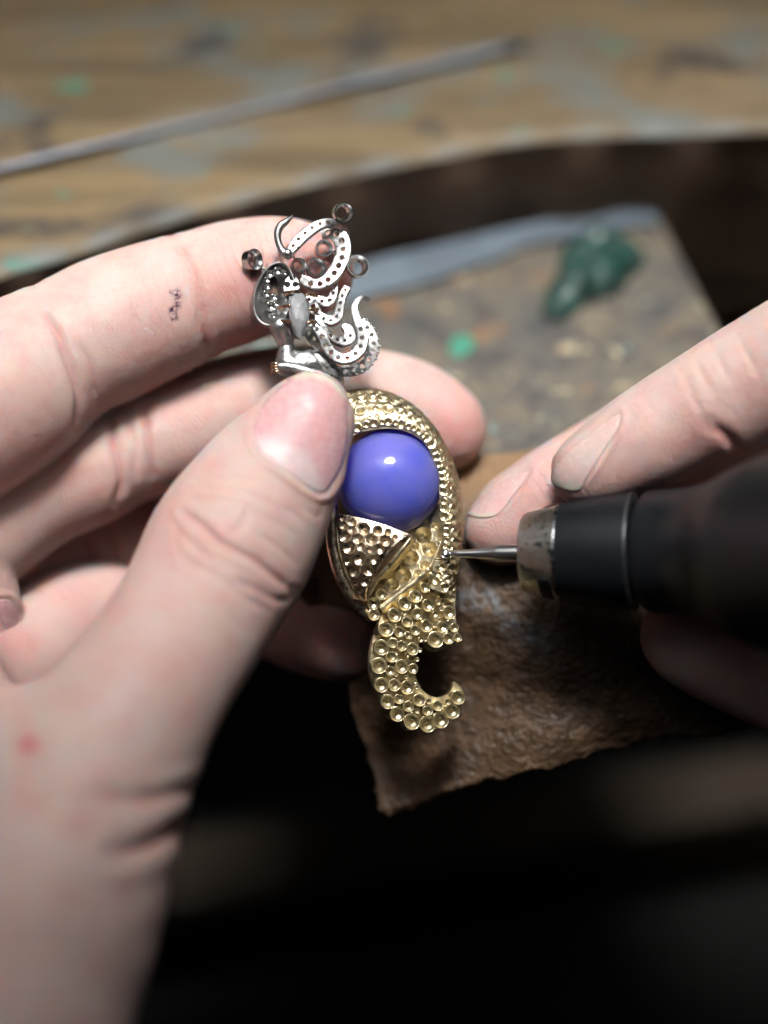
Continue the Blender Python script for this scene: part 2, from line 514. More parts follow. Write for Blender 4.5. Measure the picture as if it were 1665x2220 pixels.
M = dict(
    skin=mat_skin('skin', (0.625, 0.485, 0.45), (0.58, 0.24, 0.225)),
    nail=mat_nail('nail'),
    gold_cut=mat_metal('cut_gold', (0.98, 0.86, 0.59), 0.30, bump=0), silver_cut=mat_metal('cut_silver', (0.72, 0.715, 0.71), 0.24, bump=0),
    gold=mat_metal('yellow_gold', (0.98, 0.85, 0.57), 0.34, (0.95, 0.80, 0.50)),
    rose=mat_metal('rose_gold', (0.94, 0.77, 0.58), 0.27, (0.91, 0.71, 0.50)),
    silver=mat_metal('grey_silver', (0.60, 0.595, 0.59), 0.30, (0.44, 0.43, 0.425)),
    steel=mat_metal('steel', (0.60, 0.61, 0.62), 0.22),
    rod=mat_metal('dull_steel', (0.30, 0.32, 0.36), 0.50),
    chrome=mat_metal('collar_steel', (0.82, 0.79, 0.72), 0.28, (0.74, 0.68, 0.54)),
    prong=mat_metal('copper_prong', (0.80, 0.55, 0.38), 0.22),
    burr=mat_metal('bright_steel', (0.80, 0.80, 0.80), 0.28, bump=0), seam=mat_metal('dull_seam', (0.26, 0.27, 0.29), 0.35), black=mat_plain('black_rubber', (0.008, 0.010, 0.013), 0.42, 0.4),
    gem=mat_gem(), crystal=mat_crystal(), wax=mat_wax(), bench=mat_bench(), edge=mat_bench_edge(), pin=mat_pin(), leather=mat_leather(),
    strip=mat_plain('blue_grey_strip', (0.15, 0.185, 0.22), 0.4, 0.5, 0.35, 8.0, 0.2),
    tray=mat_plain('tray_wood', (0.035, 0.024, 0.016), 0.7, 0.2, 0.3, 12.0),
    floor=mat_plain('dark_floor', (0.008, 0.0075, 0.007), 0.8, 0.15, 0.3, 60.0),
    chip=mat_plain('teal_wax', (0.06, 0.30, 0.20), 0.35, 0.5, 0.3, 1.5),
    dust=mat_plain('pale_dust', (0.75, 0.72, 0.66), 0.5),
)

# ================================================================== setting
def Bw(px, py, h): return B(px, py, h) * 0.001 + np.array(BASE)
def prism(name, top, thick, mat, parent=None, origin=None, bevel=0.0):
    """top: world points (CCW from above) -> slab"""
    top = np.array(top); n = len(top)
    c = top.mean(0)
    V = list(top)
    bm = bmesh.new()
    a = [bm.verts.new(v) for v in top]
    bb = [bm.verts.new(v - np.array([0, 0, thick])) for v in top]
    bm.faces.new(a); bm.faces.new(bb[::-1])
    for i in range(n):
        j = (i + 1) % n
        bm.faces.new([a[j], a[i], bb[i], bb[j]])
    bmesh.ops.recalc_face_normals(bm, faces=bm.faces[:])
    if bevel:
        bmesh.ops.bevel(bm, geom=[e for e in bm.edges if len(e.link_faces) == 2 and e.calc_face_angle() > 0.9], offset=bevel, segments=2, profile=0.6, affect='EDGES')
    org = np.array(root_of(parent)) if parent is not None else (np.array(origin) if origin is not None else c)
    bmesh.ops.translate(bm, verts=bm.verts[:], vec=Vector(-org))
    me = bpy.data.meshes.new(name); bm.to_mesh(me); bm.free()
    o = bpy.data.objects.new(name, me); COL.objects.link(o)
    if parent is not None: o.parent = parent
    else: o.location = org
    me.materials.append(mat)
    return o

fl = mesh_obj('floor', np.array([(-3, -3, 0), (3, -3, 0), (3, 3, 0), (-3, 3, 0)]), [(0, 1, 2, 3)], M['floor'], smooth=False)
fl['kind'] = 'structure'

HB, HP = 4.0, -16.0
# the bench top with its curved cut-out: a fine sheet of wood on a thick slab
edge_px = [(-500, 800), (-300, 710), (0, 592), (150, 548), (320, 490), (500, 440), (700, 388), (900, 346), (1100, 308), (1300, 290), (1480, 284), (1665, 274), (1900, 268), (2200, 270)]
edge_w = catmull([Bw(x, y, HB) for x, y in edge_px], 90)
bench = empty('workbench', tuple(np.array([0.0, edge_w[:, 1].mean() + 0.2, 0.0])))
tag(bench, 'worn wooden jeweller workbench with a curved dark front edge and green paint spots', 'workbench')
NB = 46
fr = np.linspace(0, 1, NB) ** 1.6
far = edge_w + np.array([0, 0.55, 0]); far[:, 1] = edge_w[:, 1].max() + 0.35
G = edge_w[:, None, :] * (1 - fr)[None, :, None] + far[:, None, :] * fr[None, :, None]
Gz = G.copy()
Gz[:, :, 2] += 0.0005 * (np.sin(G[:, :, 0] * 90 + 3 * np.sin(G[:, :, 1] * 40)) * np.sin(G[:, :, 1] * 160))
Gz[:, 0, 2] -= 0.0012; 
V = Gz.reshape(-1, 3); n0 = len(edge_w)
F = [(i * NB + j, (i + 1) * NB + j, (i + 1) * NB + j + 1, i * NB + j + 1) for i in range(n0 - 1) for j in range(NB - 1)]
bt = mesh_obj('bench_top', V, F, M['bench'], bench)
cm = (V - np.array(BASE)) @ RM.T * 1000; pxs = to_px(cm)
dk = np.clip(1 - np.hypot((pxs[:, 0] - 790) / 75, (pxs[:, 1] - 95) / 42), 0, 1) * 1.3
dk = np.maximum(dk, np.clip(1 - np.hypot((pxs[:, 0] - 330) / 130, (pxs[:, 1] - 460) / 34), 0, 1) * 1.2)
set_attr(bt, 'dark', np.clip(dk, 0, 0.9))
de = poly_dist(pxs, edge_px)
br = np.exp(-(de / 16) ** 2) * (0.15 + 0.7 * np.sin(pxs[:, 0] * 0.021) ** 2) + 0.6 * np.exp(-(poly_dist(pxs, [(310, 292), (480, 245), (640, 205)]) / 16) ** 2)
set_attr(bt, 'bare', np.clip(br, 0, 0.85))
# front face under the edge, rough sawn
NH = 12
V = np.array([[p + np.array([0, 0.0012 * math.sin(i * 0.7) * (j > 0) + 0.002 * j / NH, -0.0012 - 0.046 * j / NH]) for j in range(NH)] for i, p in enumerate(edge_w)]).reshape(-1, 3)
F = [(i * NH + j, i * NH + j + 1, (i + 1) * NH + j + 1, (i + 1) * NH + j) for i in range(n0 - 1) for j in range(NH - 1)]
mesh_obj('front_edge', V, F, M['edge'], bench)
under = [tuple(p + np.array([0, 0.003, -0.003])) for p in edge_w[::4]] + [tuple(far[-1] - np.array([0, 0, 0.003])), tuple(far[0] - np.array([0, 0, 0.003]))]
prism('slab', under, 0.043, M['edge'], bench)
for sx in (-0.34, 0.36):
    y0 = edge_w[:, 1].max() + 0.05
    prism('leg', [(sx - .03, y0, .885), (sx + .03, y0, .885), (sx + .03, y0 + .06, .885), (sx - .03, y0 + .06, .885)], 0.885, M['edge'], bench, bevel=0.002)

# wooden bench pin
pin = empty('bench_pin', tuple(Bw(1100, 700, HP - 20)))
tag(pin, 'scarred grey-brown wooden bench pin under the leather with a blue-grey back strip', 'bench pin')
pin_px = [(430, 1010), (1800, 1130), (1640, 860), (1425, 452), (1180, 492), (900, 560), (700, 608), (440, 660)]
pv = [tuple(Bw(x, y, HP)) for x, y in pin_px]
prism('board', pv, 0.020, M['pin'], pin, bevel=0.0012)
sv = [tuple(Bw(x, y, HP + 1.6)) for x, y in [(620, 690), (790, 640), (960, 596), (1080, 556), (1130, 530), (1250, 508), (1350, 490), (1430, 476), (1418, 432), (1180, 474), (900, 538), (600, 608)]]
prism('back_strip', sv, 0.0014, M['strip'], pin, bevel=0.0004)

# leather cover hanging over the front of the pin
def leather():
    # rows from the top edge on the pin down to the cut lower edge
    rows = [
        [(560, 1010, -20), (760, 1000, -20), (985, 992, -20), (1130, 978, -21), (1320, 960, -22), (1520, 940, -22), (1800, 930, -22)],
        [(600, 1120, -15), (780, 1115, -15), (1000, 1100, -14), (1150, 1095, -14), (1350, 1090, -14), (1560, 1080, -14), (1850, 1080, -14)],
        [(630, 1260, -13), (800, 1255, -13), (1000, 1250, -10.5), (1160, 1260, -10), (1370, 1260, -11), (1590, 1250, -12), (1850, 1240, -12)],
        [(740, 1400, -15), (810, 1400, -14), (990, 1400, -11.5), (1180, 1400, -8), (1390, 1400, -9), (1600, 1390, -10), (1850, 1370, -12)],
        [(765, 1520, -17), (830, 1530, -15), (990, 1530, -13), (1190, 1520, -9), (1400, 1500, -9), (1600, 1480, -11), (1840, 1450, -13)],
        [(800, 1640, -16), (850, 1640, -15), (1000, 1630, -11), (1190, 1600, -8.5), (1400, 1560, -9), (1600, 1540, -11), (1830, 1510, -13)],
        [(832, 1768, -12), (880, 1752, -11.5), (1020, 1712, -10), (1200, 1664, -9.5), (1400, 1616, -10), (1600, 1590, -11), (1820, 1560, -13)],
    ]
    R = np.array(rows, float)
    A = np.array([catmull(r, 320) for r in R])              # rows x 320
    A = np.array([catmull(A[:, j], 260) for j in range(320)])  # 320 x 260
    V = np.array([P(*q) for q in A.reshape(-1, 3)]).reshape(320, 260, 3)
    N = grid_normals(V); N *= np.sign(N[..., 2:3])
    px, py = A[..., 0], A[..., 1]
    def vn(x, y, s, seed):
        r = np.random.default_rng(seed).random((64, 64)); 
        u = x / s; v = y / s; i = np.floor(u).astype(int); j = np.floor(v).astype(int)
        f = u - i; g = v - j; f = f * f * (3 - 2 * f); g = g * g * (3 - 2 * g)
        return (r[i % 64, j % 64] * (1 - f) * (1 - g) + r[(i + 1) % 64, j % 64] * f * (1 - g) + r[i % 64, (j + 1) % 64] * (1 - f) * g + r[(i + 1) % 64, (j + 1) % 64] * f * g) - 0.5
    h = 2.2 * vn(px + 0.3 * py, py, 170, 1) + 0.7 * vn(px, py, 70, 2) + 0.22 * vn(px, py, 28, 3) + 0.28 * vn(px, py, 13, 4) + 0.16 * vn(px, py, 7, 5)
    # a fold across the lower left corner
    fold = poly_dist(np.stack([px.ravel(), py.ravel()], 1), [(860, 1640), (960, 1560), (1040, 1480)]).reshape(px.shape)
    h += -1.8 * np.exp(-(fold / 45) ** 2)
    V = V + N * h[..., None]
    # ragged cut edge
    j = np.arange(260) / 259.0
    rag = (vn(px[:, -1], px[:, -1] * 0 + 5, 16, 8) * 0.9 + vn(px[:, -1], px[:, -1] * 0 + 3, 6, 9) * 0.7 + vn(px[:, -1], px[:, -1] * 0 + 9, 50, 10) * 1.0)
    V[:, :, 1] += rag[:, None] * (j ** 12)[None, :]
    V[:, :, 2] -= (np.clip((j - 0.97) / 0.03, 0, 1) ** 2 * 1.2)[None, :]
    idx = np.arange(320 * 260).reshape(320, 260)
    F = [tuple(q) for q in np.stack([idx[:-1, :-1], idx[:-1, 1:], idx[1:, 1:], idx[1:, :-1]], -1).reshape(-1, 4).tolist()]
    VV, NN = V.reshape(-1, 3), grid_normals(V).reshape(-1, 3); NN *= np.sign(NN[:, 2:3])
    pxf, pyf = px.ravel(), py.ravel()
    V2, F2 = solidify(VV, F, NN, 1.8)
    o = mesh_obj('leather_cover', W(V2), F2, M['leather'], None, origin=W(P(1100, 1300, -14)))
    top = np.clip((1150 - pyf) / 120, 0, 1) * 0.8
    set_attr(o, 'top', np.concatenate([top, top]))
    g = np.exp(-(poly_dist(np.stack([pxf, pyf], 1), [(1010, 1295), (1060, 1300), (1110, 1360), (1180, 1385)]) / 24) ** 2)
    set_attr(o, 'grey', np.concatenate([g, g]))
    return o
tag(leather(), 'worn brown leather cover draped over the bench pin with a ragged lower edge', 'leather cover')

# catch tray far below in the dark
tr = empty('catch_tray', tuple(Bw(1000, 1850, -190)))
tag(tr, 'dark wooden tray rim in deep shadow below the leather', 'tray')
tv = [tuple(Bw(x, y, -150)) for x, y in [(-300, 2080), (2000, 1700), (2000, 1570), (-300, 1900)]]
prism('rim', tv, 0.025, M['tray'], tr, bevel=0.003)
tv = [tuple(Bw(x, y, -178)) for x, y in [(-500, 2700), (2300, 2400), (2000, 1560), (-300, 1880)]]
prism('base', tv, 0.006, M['floor'], tr)

# steel rods and wax on the bench
def rod(a, b, r, h, label):
    pa, pb = Bw(*a, h), Bw(*b, h)
    pts = np.linspace(pa, pb, 8) * 1000
    pts = np.linspace(pa, pb, 24) * 1000
    V, F = tube(pts, r * np.interp(np.linspace(0, 1, 24), [0, 0.28, 0.36, 0.55, 0.62, 0.97, 1], [0.75, 0.75, 0.42, 0.42, 0.6, 1.1, 0.9]), 10)
    o = mesh_obj('steel_rod', V * 0.001, F, M['rod'], None)
    tag(o, label, 'rod')
rod((-90, 387), (1128, 96), 0.95, HB + 1.3, 'long thin grey steel rod lying across the bench top behind the hand')

def lump(name, outline_px, h, height, mat, label, cat, seed):
    r = np.random.default_rng(seed)
    c = np.mean(outline_px, 0); poly = catmull(np.array(outline_px + [outline_px[0]], float), 72)[:-1]
    V, F = [], []; K = 20
    poly = poly + r.normal(size=poly.shape) * 0.8
    bumps = r.random((40, 4))
    for k in range(K + 1):
        f = k / K
        for i, q in enumerate(poly):
            x, y = c + (q - c) * f
            z = height * math.sqrt(max(0, 1 - f ** 2.2)) 
            for b in bumps:
                bx, by = c[0] + (b[0] - .5) * 230, c[1] + (b[1] - .5) * 200
                dd = math.hypot(x - bx, y - by) / (9 + 18 * b[2])
                z += (b[3] - 0.35) * height * 0.5 * math.exp(-dd * dd) * (1 - f ** 6)
            w = Bw(x, y, h); w[2] += z * 0.001; V.append(w)
    m = len(poly)
    for k in range(K):
        for i in range(m):
            j = (i + 1) % m
            F.append((k * m + i, (k + 1) * m + i, (k + 1) * m + j, k * m + j))
    F.append(tuple(K * m + i for i in reversed(range(m))))
    o = mesh_obj(name, V, F, mat, None)
    return tag(o, label, cat)
lump('wax_lump', [(1172, 690), (1178, 640), (1205, 600), (1215, 545), (1250, 520), (1300, 502), (1350, 520), (1395, 548), (1398, 575), (1370, 605), (1340, 640), (1280, 660), (1240, 690), (1200, 702)], HP - 0.2, 4.2, M['wax'], 'glossy dark green lump of carving wax on the bench pin', 'wax lump', 3)
lump('wax_chip', [(972, 752), (985, 732), (1010, 728), (1030, 742), (1024, 762), (998, 778), (978, 772)], HP - 0.2, 0.9, M['chip'], 'small flat teal wax chip on the bench pin', 'wax chip', 5)
# ================================================================== hands
def build_hand(name, parts, palm, k_f, k_p, step, lo_px, creases, reds, ridges, nails, label, origin, extra=(), inks=(), spots=()):
    """parts: ordered dict name -> (Chain, blend)"""
    names = list(parts)
    def field(X, who=False):
        ds = []
        d = None
        for nm in names:
            ch, k, g = parts[nm]
            m = ((X > ch.lo - 6) & (X < ch.hi + 6)).all(1)
            e = np.full(len(X), 25.0)
            if m.any(): e[m] = ch.ev(X[m])
            ds.append((g, k, e))
        groups = {}
        for g, k, e in ds:
            groups[g] = e if g not in groups else smin(groups[g], e, k)
        keys = list(groups)
        d = groups[keys[0]]
        for q in keys[1:]:
            d = smin(d, groups[q], palm.get(q, 1.0))
        if who:
            return d, np.argmin(np.stack([e for _, _, e in ds]), 0)
        return d
    lo = np.min([c.lo for c, _, _ in parts.values()], 0) - 3; hi = np.max([c.hi for c, _, _ in parts.values()], 0) + 3
    V, F = surface_nets(field, lo, hi, step)
    for _ in range(2):
        V = V - vnormals(V, F) * np.clip(field(V), -0.6, 0.6)[:, None]
    for _ in range(2):
        V, F = refine(V, F, 1)
        N = vnormals(V, F)
        V = V - N * np.clip(field(V), -0.4, 0.4)[:, None]
    N = vnormals(V, F)
    _, who = field(V, True)
    px = to_px(V)
    front = N[:, 2] > -0.15
    disp = np.zeros(len(V))
    for nm, pts, depth, wpx in creases:
        line = catmull(np.array(pts, float), max(4, len(pts) * 6))
        mask = front.copy()
        if nm is not None:
            mask &= np.isin(who, [names.index(q) for q in ([nm] if isinstance(nm, str) else nm)])
        b0, b1 = line.min(0) - 4 * wpx, line.max(0) + 4 * wpx
        mask &= ((px > b0) & (px < b1)).all(1)
        ii = np.where(mask)[0]
        if not len(ii): continue
        dd = poly_dist(px[ii], line)
        # fade towards the ends
        e0 = np.minimum(np.linalg.norm(px[ii] - line[0], axis=1), np.linalg.norm(px[ii] - line[-1], axis=1))
        fade = np.clip(e0 / (3.0 * wpx) + 0.25, 0, 1)
        disp[ii] -= fade * (depth * np.exp(-(dd / wpx) ** 2) - 0.18 * depth * np.exp(-((dd - 2.3 * wpx) / (1.2 * wpx)) ** 2))
    nail_polys = []
    for nn in nails:
        poly = catmull(np.array(nn['poly'] + [nn['poly'][0]], float), 120)[:-1]
        nn['curve'] = poly
        mask = front & (who == names.index(nn['part']))
        ii = np.where(mask & ((px > poly.min(0) - 60) & (px < poly.max(0) + 60)).all(1))[0]
        ins = in_poly(px[ii], poly); dd = poly_dist(px[ii], poly, True)
        fold = 0.30 * np.exp(-((dd - 9) / 7.0) ** 2) * (~ins)
        if nn.get('free') is not None:
            fold *= np.clip(poly_dist(px[ii], nn['free']) / 40 - 0.3, 0, 1)
        disp[ii] += np.where(ins, -0.27 * np.clip(dd / 8, 0, 1), fold)
    V0 = V.copy()
    V = V + N * disp[:, None]
    root = empty(name, W(origin))
    tag(root, label, 'hand')
    o = fast_mesh('skin', W(V), F, M['skin'], root)
    red = np.zeros(len(V))
    for x, y, r, a in reds:
        red = np.maximum(red, a * np.exp(-((px - (x, y)) ** 2).sum(1) / (r * r)))
    red += np.clip(-disp - 0.08, 0, 0.35) * 0.9
    set_attr(o, 'red', np.clip(red, 0, 0.9))
    arc = np.zeros(len(V)); rid = np.zeros(len(V))
    for i, nm in enumerate(names):
        ii = np.where(who == i)[0]
        if len(ii): arc[ii] = parts[nm][0].ev(V0[ii], True)[1]
    for x, y, r, a in ridges:
        rid = np.maximum(rid, a * np.clip(1.6 - np.hypot(px[:, 0] - x, px[:, 1] - y) / r, 0, 1))
    set_attr(o, 'arc', arc); set_attr(o, 'ridge', rid)
    ink = np.zeros(len(V)); sp = np.zeros(len(V))
    for line, w in inks: ink = np.maximum(ink, np.exp(-(poly_dist(px, line) / w) ** 4) * front)
    for x, y, r, a in spots: sp = np.maximum(sp, a * np.exp(-((px - (x, y)) ** 2).sum(1) / (r * r)) * front)
    set_attr(o, 'ink', ink); set_attr(o, 'spot', sp)
    # nails: plates that follow the finger
    for nn in nails:
        poly = nn['curve']; c = poly.mean(0); K = 26
        fs = np.concatenate([np.linspace(0, 0.85, K - 8), np.linspace(0.89, 1.03, 9)])
        q = np.array([c + (p - c) * f for f in fs for p in poly]); ff = np.repeat(fs, len(poly))
        zs = np.linspace(40, -30, 141)
        best = np.full(len(q), 1e9); zb = np.zeros(len(q)); hit = np.zeros(len(q), bool)
        prev = None
        for z in zs:                                   # march along the sight line to the finger
            k = (D - z) / D / PXMM
            X = np.stack([(q[:, 0] - 832.5) * k, (1110 - q[:, 1]) * k, np.full(len(q), z)], 1)
            e = parts[nn['part']][0].ev(X)
            if prev is not None:
                cr = (~hit) & (e < 0) & (prev >= 0)
                zb[cr] = z + 0.5 * (-e[cr]) / (prev[cr] - e[cr] + 1e-9); hit |= cr
            m = (~hit) & (e < best); best[m] = e[m]; zb[m] = z
            prev = e
        k = (D - zb) / D / PXMM
        X = np.stack([(q[:, 0] - 832.5) * k, (1110 - q[:, 1]) * k, zb], 1)
        ch = parts[nn['part']][0]
        for _ in range(3):
            g = gradient(ch.ev, X, 0.2); X = X - g * ch.ev(X)[:, None]
        g = gradient(ch.ev, X, 0.6)
        ax = unit(np.array(nn['axis'], float)); cr_ = np.array([-ax[1], ax[0]])
        al = (q - c) @ ax; ac = (q - c) @ cr_
        tuck = np.clip((ff - 0.90) / 0.12, 0, 1) ** 1.5
        if nn.get('free') is not None:
            tuck *= np.clip(poly_dist(q, nn['free']) / 45 - 0.15, 0, 1)
        off = 0.17 - 0.40 * tuck
        X = X + g * off[:, None]
        m = len(poly); F2 = []
        for a in range(len(fs) - 1):
            for i in range(m):
                j = (i + 1) % m
                F2.append((a * m + i, (a + 1) * m + i, (a + 1) * m + j, a * m + j))
        # orient towards the eye
        nb = np.cross(X[F2[m * 5][1]] - X[F2[m * 5][0]], X[F2[m * 5][2]] - X[F2[m * 5][0]])
        if nb @ g[F2[m * 5][0]] < 0: F2 = [f[::-1] for f in F2]
        X2, F3 = solidify(X, F2, g, 0.25)
        no = mesh_obj('nail', W(X2), F3, M['nail'], root)
        if nn.get('label'): no['label'] = nn['label']
        lun = np.zeros(len(q))
        if nn.get('lunula') is not None:
            lp = np.array(nn['lunula'], float); ins = in_poly(q, lp); dd = poly_dist(q, lp, True)
            lun = np.clip(0.5 + np.where(ins, dd, -dd) / 16.0, 0, 1) * 0.75
        ed = np.zeros(len(q))
        if nn.get('free') is not None: ed = np.clip(1.2 - poly_dist(q, nn['free']) / nn.get('freew', 12), 0, 1)
        set_attr(no, 'pale', np.full(2 * len(q), nn.get('pale', 0.0))); set_attr(no, 'lunula', np.tile(lun, 2)); set_attr(no, 'edge', np.tile(ed, 2)); set_attr(no, 'across', np.tile(ac / PXMM, 2))
    return root

LH = dict(
    index=(Chain([(-520, 1180, 6, 215), (-330, 1070, 4, 210), (-150, 945, 0, 195), (0, 850, -2, 188), (90, 790, -4, 166), (165, 748, -5, 156), (235, 715, -6, 158), (330, 675, -7, 150), (425, 640, -8, 138), (510, 612, -9, 134), (590, 594, -10, 124), (650, 588, -10.5, 108), (680, 588, -10.5, 88)]), 1.0, 'f'),
    middle=(Chain([(-520, 1420, -2, 190), (-330, 1330, -4, 175), (-150, 1215, -8, 155), (0, 1105, -11, 142), (90, 1055, -12, 130), (180, 1018, -13, 128), (275, 975, -14, 118), (360, 940, -15, 124), (480, 900, -17, 124), (620, 868, -18, 118), (780, 868, -18, 114), (880, 884, -17.5, 108), (945, 918, -17, 100), (962, 930, -17, 92)]), 0.8, 'f'),
    ring=(Chain([(-520, 1560, -8, 170), (-330, 1480, -10, 160), (-150, 1380, -18, 140), (0, 1275, -23, 124), (90, 1228, -26, 116), (200, 1180, -28, 110), (330, 1180, -29, 110), (480, 1250, -27, 110), (620, 1330, -22, 108), (720, 1378, -19, 98), (770, 1398, -17, 74)]), 0.8, 'f'),
    pinky=(Chain([(-300, 1560, -4, 140), (-120, 1500, -6, 140), (40, 1434, -14, 140), (150, 1356, -19, 130), (215, 1326, -20, 110), (240, 1318, -21, 94)]), 0.8, 'f'),
    pinky_tip=(Chain([(-240, 1250, 0, 100), (-140, 1210, -4, 98), (-75, 1225, -6, 90), (-38, 1290, -7, 80), (-20, 1335, -8, 68)]), 0.8, 'f'),
    palm=(Chain([(-560, 1150, 2, 260), (-430, 1350, 2, 300), (-280, 1560, 6, 300), (-160, 1760, 12, 290)]), 5.0, 'f'),
    thumb=(Chain([(676, 886, 7.5, 82), (668, 906, 7.5, 96), (655, 932, 7.5, 108), (630, 975, 8, 124), (592, 1032, 8.5, 148), (550, 1100, 9.5, 166), (500, 1186, 11, 182), (452, 1275, 13.5, 176), (402, 1365, 17, 172), (345, 1450, 21, 176), (280, 1550, 25, 190), (200, 1690, 28, 220), (130, 1830, 31, 255), (60, 2000, 35, 290), (10, 2160, 39, 290), (-40, 2400, 46, 300), (-80, 2700, 55, 310)]), 1.0, 't'),
    web=(Chain([(-200, 1640, 10, 240), (-60, 1680, 18, 210), (60, 1700, 24, 210)]), 5.0, 't'),
    wrist=(Chain([(-200, 1850, 15, 330), (-210, 2100, 22, 330), (-260, 2700, 38, 330)]), 8.0, 't'),
)
creases_l = [
    # index: distal crease, middle crease
    ('index', [(372, 520), (405, 560), (430, 620), (444, 690), (450, 770)], 0.55, 9),
    ('index', [(392, 560), (425, 650), (432, 720)], 0.22, 7),
    ('index', [(88, 668), (125, 725), (150, 790), (170, 860), (168, 930)], 0.55, 9),
    ('index', [(168, 742), (196, 795), (210, 865)], 0.28, 8),
    ('index', [(60, 640), (80, 610)], 0.3, 8),
    # middle
    ('middle', [(240, 890), (246, 960), (262, 1040), (255, 1090)], 0.55, 9),
    ('middle', [(312, 880), (322, 960), (334, 1050)], 0.55, 9),
    ('middle', [(268, 900), (290, 960), (292, 1030)], 0.22, 7),
    ('ring', [(192, 1150), (200, 1200), (218, 1240)], 0.5, 9),
    ('ring', [(235, 1120), (248, 1180), (260, 1230)], 0.4, 9),
    # thumb knuckle
    ('thumb', [(395, 1112), (440, 1140), (470, 1172), (505, 1192), (545, 1212), (590, 1245), (625, 1275)], 0.42, 8),
    ('thumb', [(372, 1120), (388, 1152), (420, 1180), (452, 1210)], 0.20, 7),
    ('thumb', [(415, 1085), (470, 1082), (530, 1095), (528, 1130), (505, 1160)], 0.20, 7),
    ('thumb', [(440, 1062), (520, 1066), (590, 1092)], 0.14, 6),
    ('thumb', [(540, 1110), (590, 1130), (640, 1160)], 0.14, 6),
    ('thumb', [(505, 1262), (550, 1275), (590, 1298), (620, 1300), (642, 1280)], 0.26, 8),
    ('thumb', [(400, 1215), (460, 1245), (520, 1290), (580, 1322)], 0.20, 8),
    ('thumb', [(380, 1160), (392, 1200), (430, 1235)], 0.14, 7),
    ('thumb', [(560, 1160), (600, 1185), (640, 1220)], 0.16, 7),
    ('thumb', [(600, 1100), (640, 1115), (665, 1140)], 0.12, 6),
    ('thumb', [(420, 1300), (480, 1335), (540, 1370)], 0.12, 9),
    ('thumb', [(470, 1040), (540, 1040), (600, 1062)], 0.10, 6),
    ('thumb', [(700, 1095), (690, 1120), (655, 1100)], 0.10, 6),
    # wrist folds
    (('thumb', 'web', 'wrist'), [(440, 1716), (380, 1722), (330, 1732), (270, 1733), (200, 1728)], 0.55, 19),
    (('thumb', 'web', 'wrist'), [(430, 1772), (375, 1806), (320, 1835), (250, 1850)], 1.0, 20),
    (('thumb', 'web', 'wrist'), [(420, 1640), (385, 1655), (340, 1668)], 0.10, 14),
    (('thumb', 'web', 'wrist'), [(410, 1880), (350, 1915), (290, 1940), (220, 1945)], 0.12, 24),
    (('thumb', 'web', 'wrist'), [(390, 1995), (340, 2030), (280, 2050)], 0.10, 26),
]
reds_l = [(560, 640, 110, 0.55), (700, 600, 110, 0.75), (520, 730, 80, 0.5), (350, 760, 120, 0.25), (990, 930, 90, 0.6), (900, 850, 110, 0.2), (340, 1110, 90, 0.28), (470, 1170, 70, 0.25), (600, 1270, 90, 0.25),
          (700, 1400, 150, 0.35), (200, 1300, 120, 0.30), (300, 1150, 140, 0.3), (40, 950, 120, 0.25), (590, 880, 60, 0.2), (740, 1090, 60, 0.35), (30, 1400, 70, 0.5), (330, 1390, 90, 0.15), (420, 1480, 120, 0.12)]
ridges_l = [(560, 600, 130, 1.0), (330, 650, 120, 0.45), (480, 850, 150, 0.8), (150, 760, 100, 0.2), (700, 1400, 120, 0.7), (960, 900, 100, 0.6), (200, 1330, 80, 0.4)]
nails_l = [
    dict(part='thumb', poly=[(546, 925), (562, 885), (590, 850), (632, 822), (676, 814), (716, 826), (744, 858), (757, 905), (757, 955), (748, 1000), (730, 1040), (704, 1072), (672, 1064), (628, 1032), (588, 1002), (560, 978), (547, 952)],
         axis=(0.477, -0.879), free=[(640, 818), (676, 812), (716, 824), (746, 858)], freew=9,
         lunula=[(545, 945), (590, 952), (640, 968), (672, 990), (690, 1030), (712, 1080), (640, 1075), (560, 1010)], label='broad glossy pink thumbnail with a large pale half-moon'),
    dict(part='pinky_tip', poly=[(0, 1298), (20, 1300), (34, 1320), (42, 1350), (40, 1378), (24, 1382), (6, 1356), (-4, 1320)], axis=(0.3, 0.95)),
]
build_hand('hand', LH, {'t': 2.5}, 1, 1, 1.25, None, creases_l, reds_l, ridges_l, nails_l,
           'bare left hand pinching the gold and silver pendant between thumb and fingers', P(0, 1900, 30),
           inks=[([(384, 636), (388, 652), (380, 668)], 9), ([(374, 672), (378, 690)], 8), ([(370, 632), (384, 636)], 4)], spots=[(60, 1615, 26, 0.75), (70, 1750, 14, 0.3), (170, 1790, 30, 0.25)])

RH = dict(
    middle=(Chain([(1272, 1026, 3, 76), (1288, 1016, 3, 86), (1320, 1000, 3, 96), (1385, 962, 3, 110), (1460, 922, 3, 120), (1540, 880, 4, 128), (1650, 826, 5, 142), (1800, 760, 8, 158), (2000, 720, 12, 175), (2200, 800, 14, 190)]), 0.8, 'f'),
    ring=(Chain([(1078, 1150, -8, 72), (1096, 1140, -8, 84), (1140, 1112, -8.5, 98), (1210, 1070, -9, 108), (1300, 1020, -10, 112), (1420, 960, -11, 120), (1560, 900, -11, 128), (1750, 860, -9, 150), (2000, 850, -2, 180), (2200, 900, 4, 190)]), 0.8, 'f'),
    thumb=(Chain([(1480, 1380, -1, 92), (1510, 1385, -1, 112), (1570, 1400, 0, 130), (1660, 1420, 2, 150), (1800, 1440, 8, 185), (2000, 1400, 24, 230), (2200, 1250, 22, 260)]), 0.8, 't'),
    palm=(Chain([(2150, 800, 12, 230), (2250, 1050, 18, 280), (2300, 1300, 25, 300)]), 6.0, 't'),
)
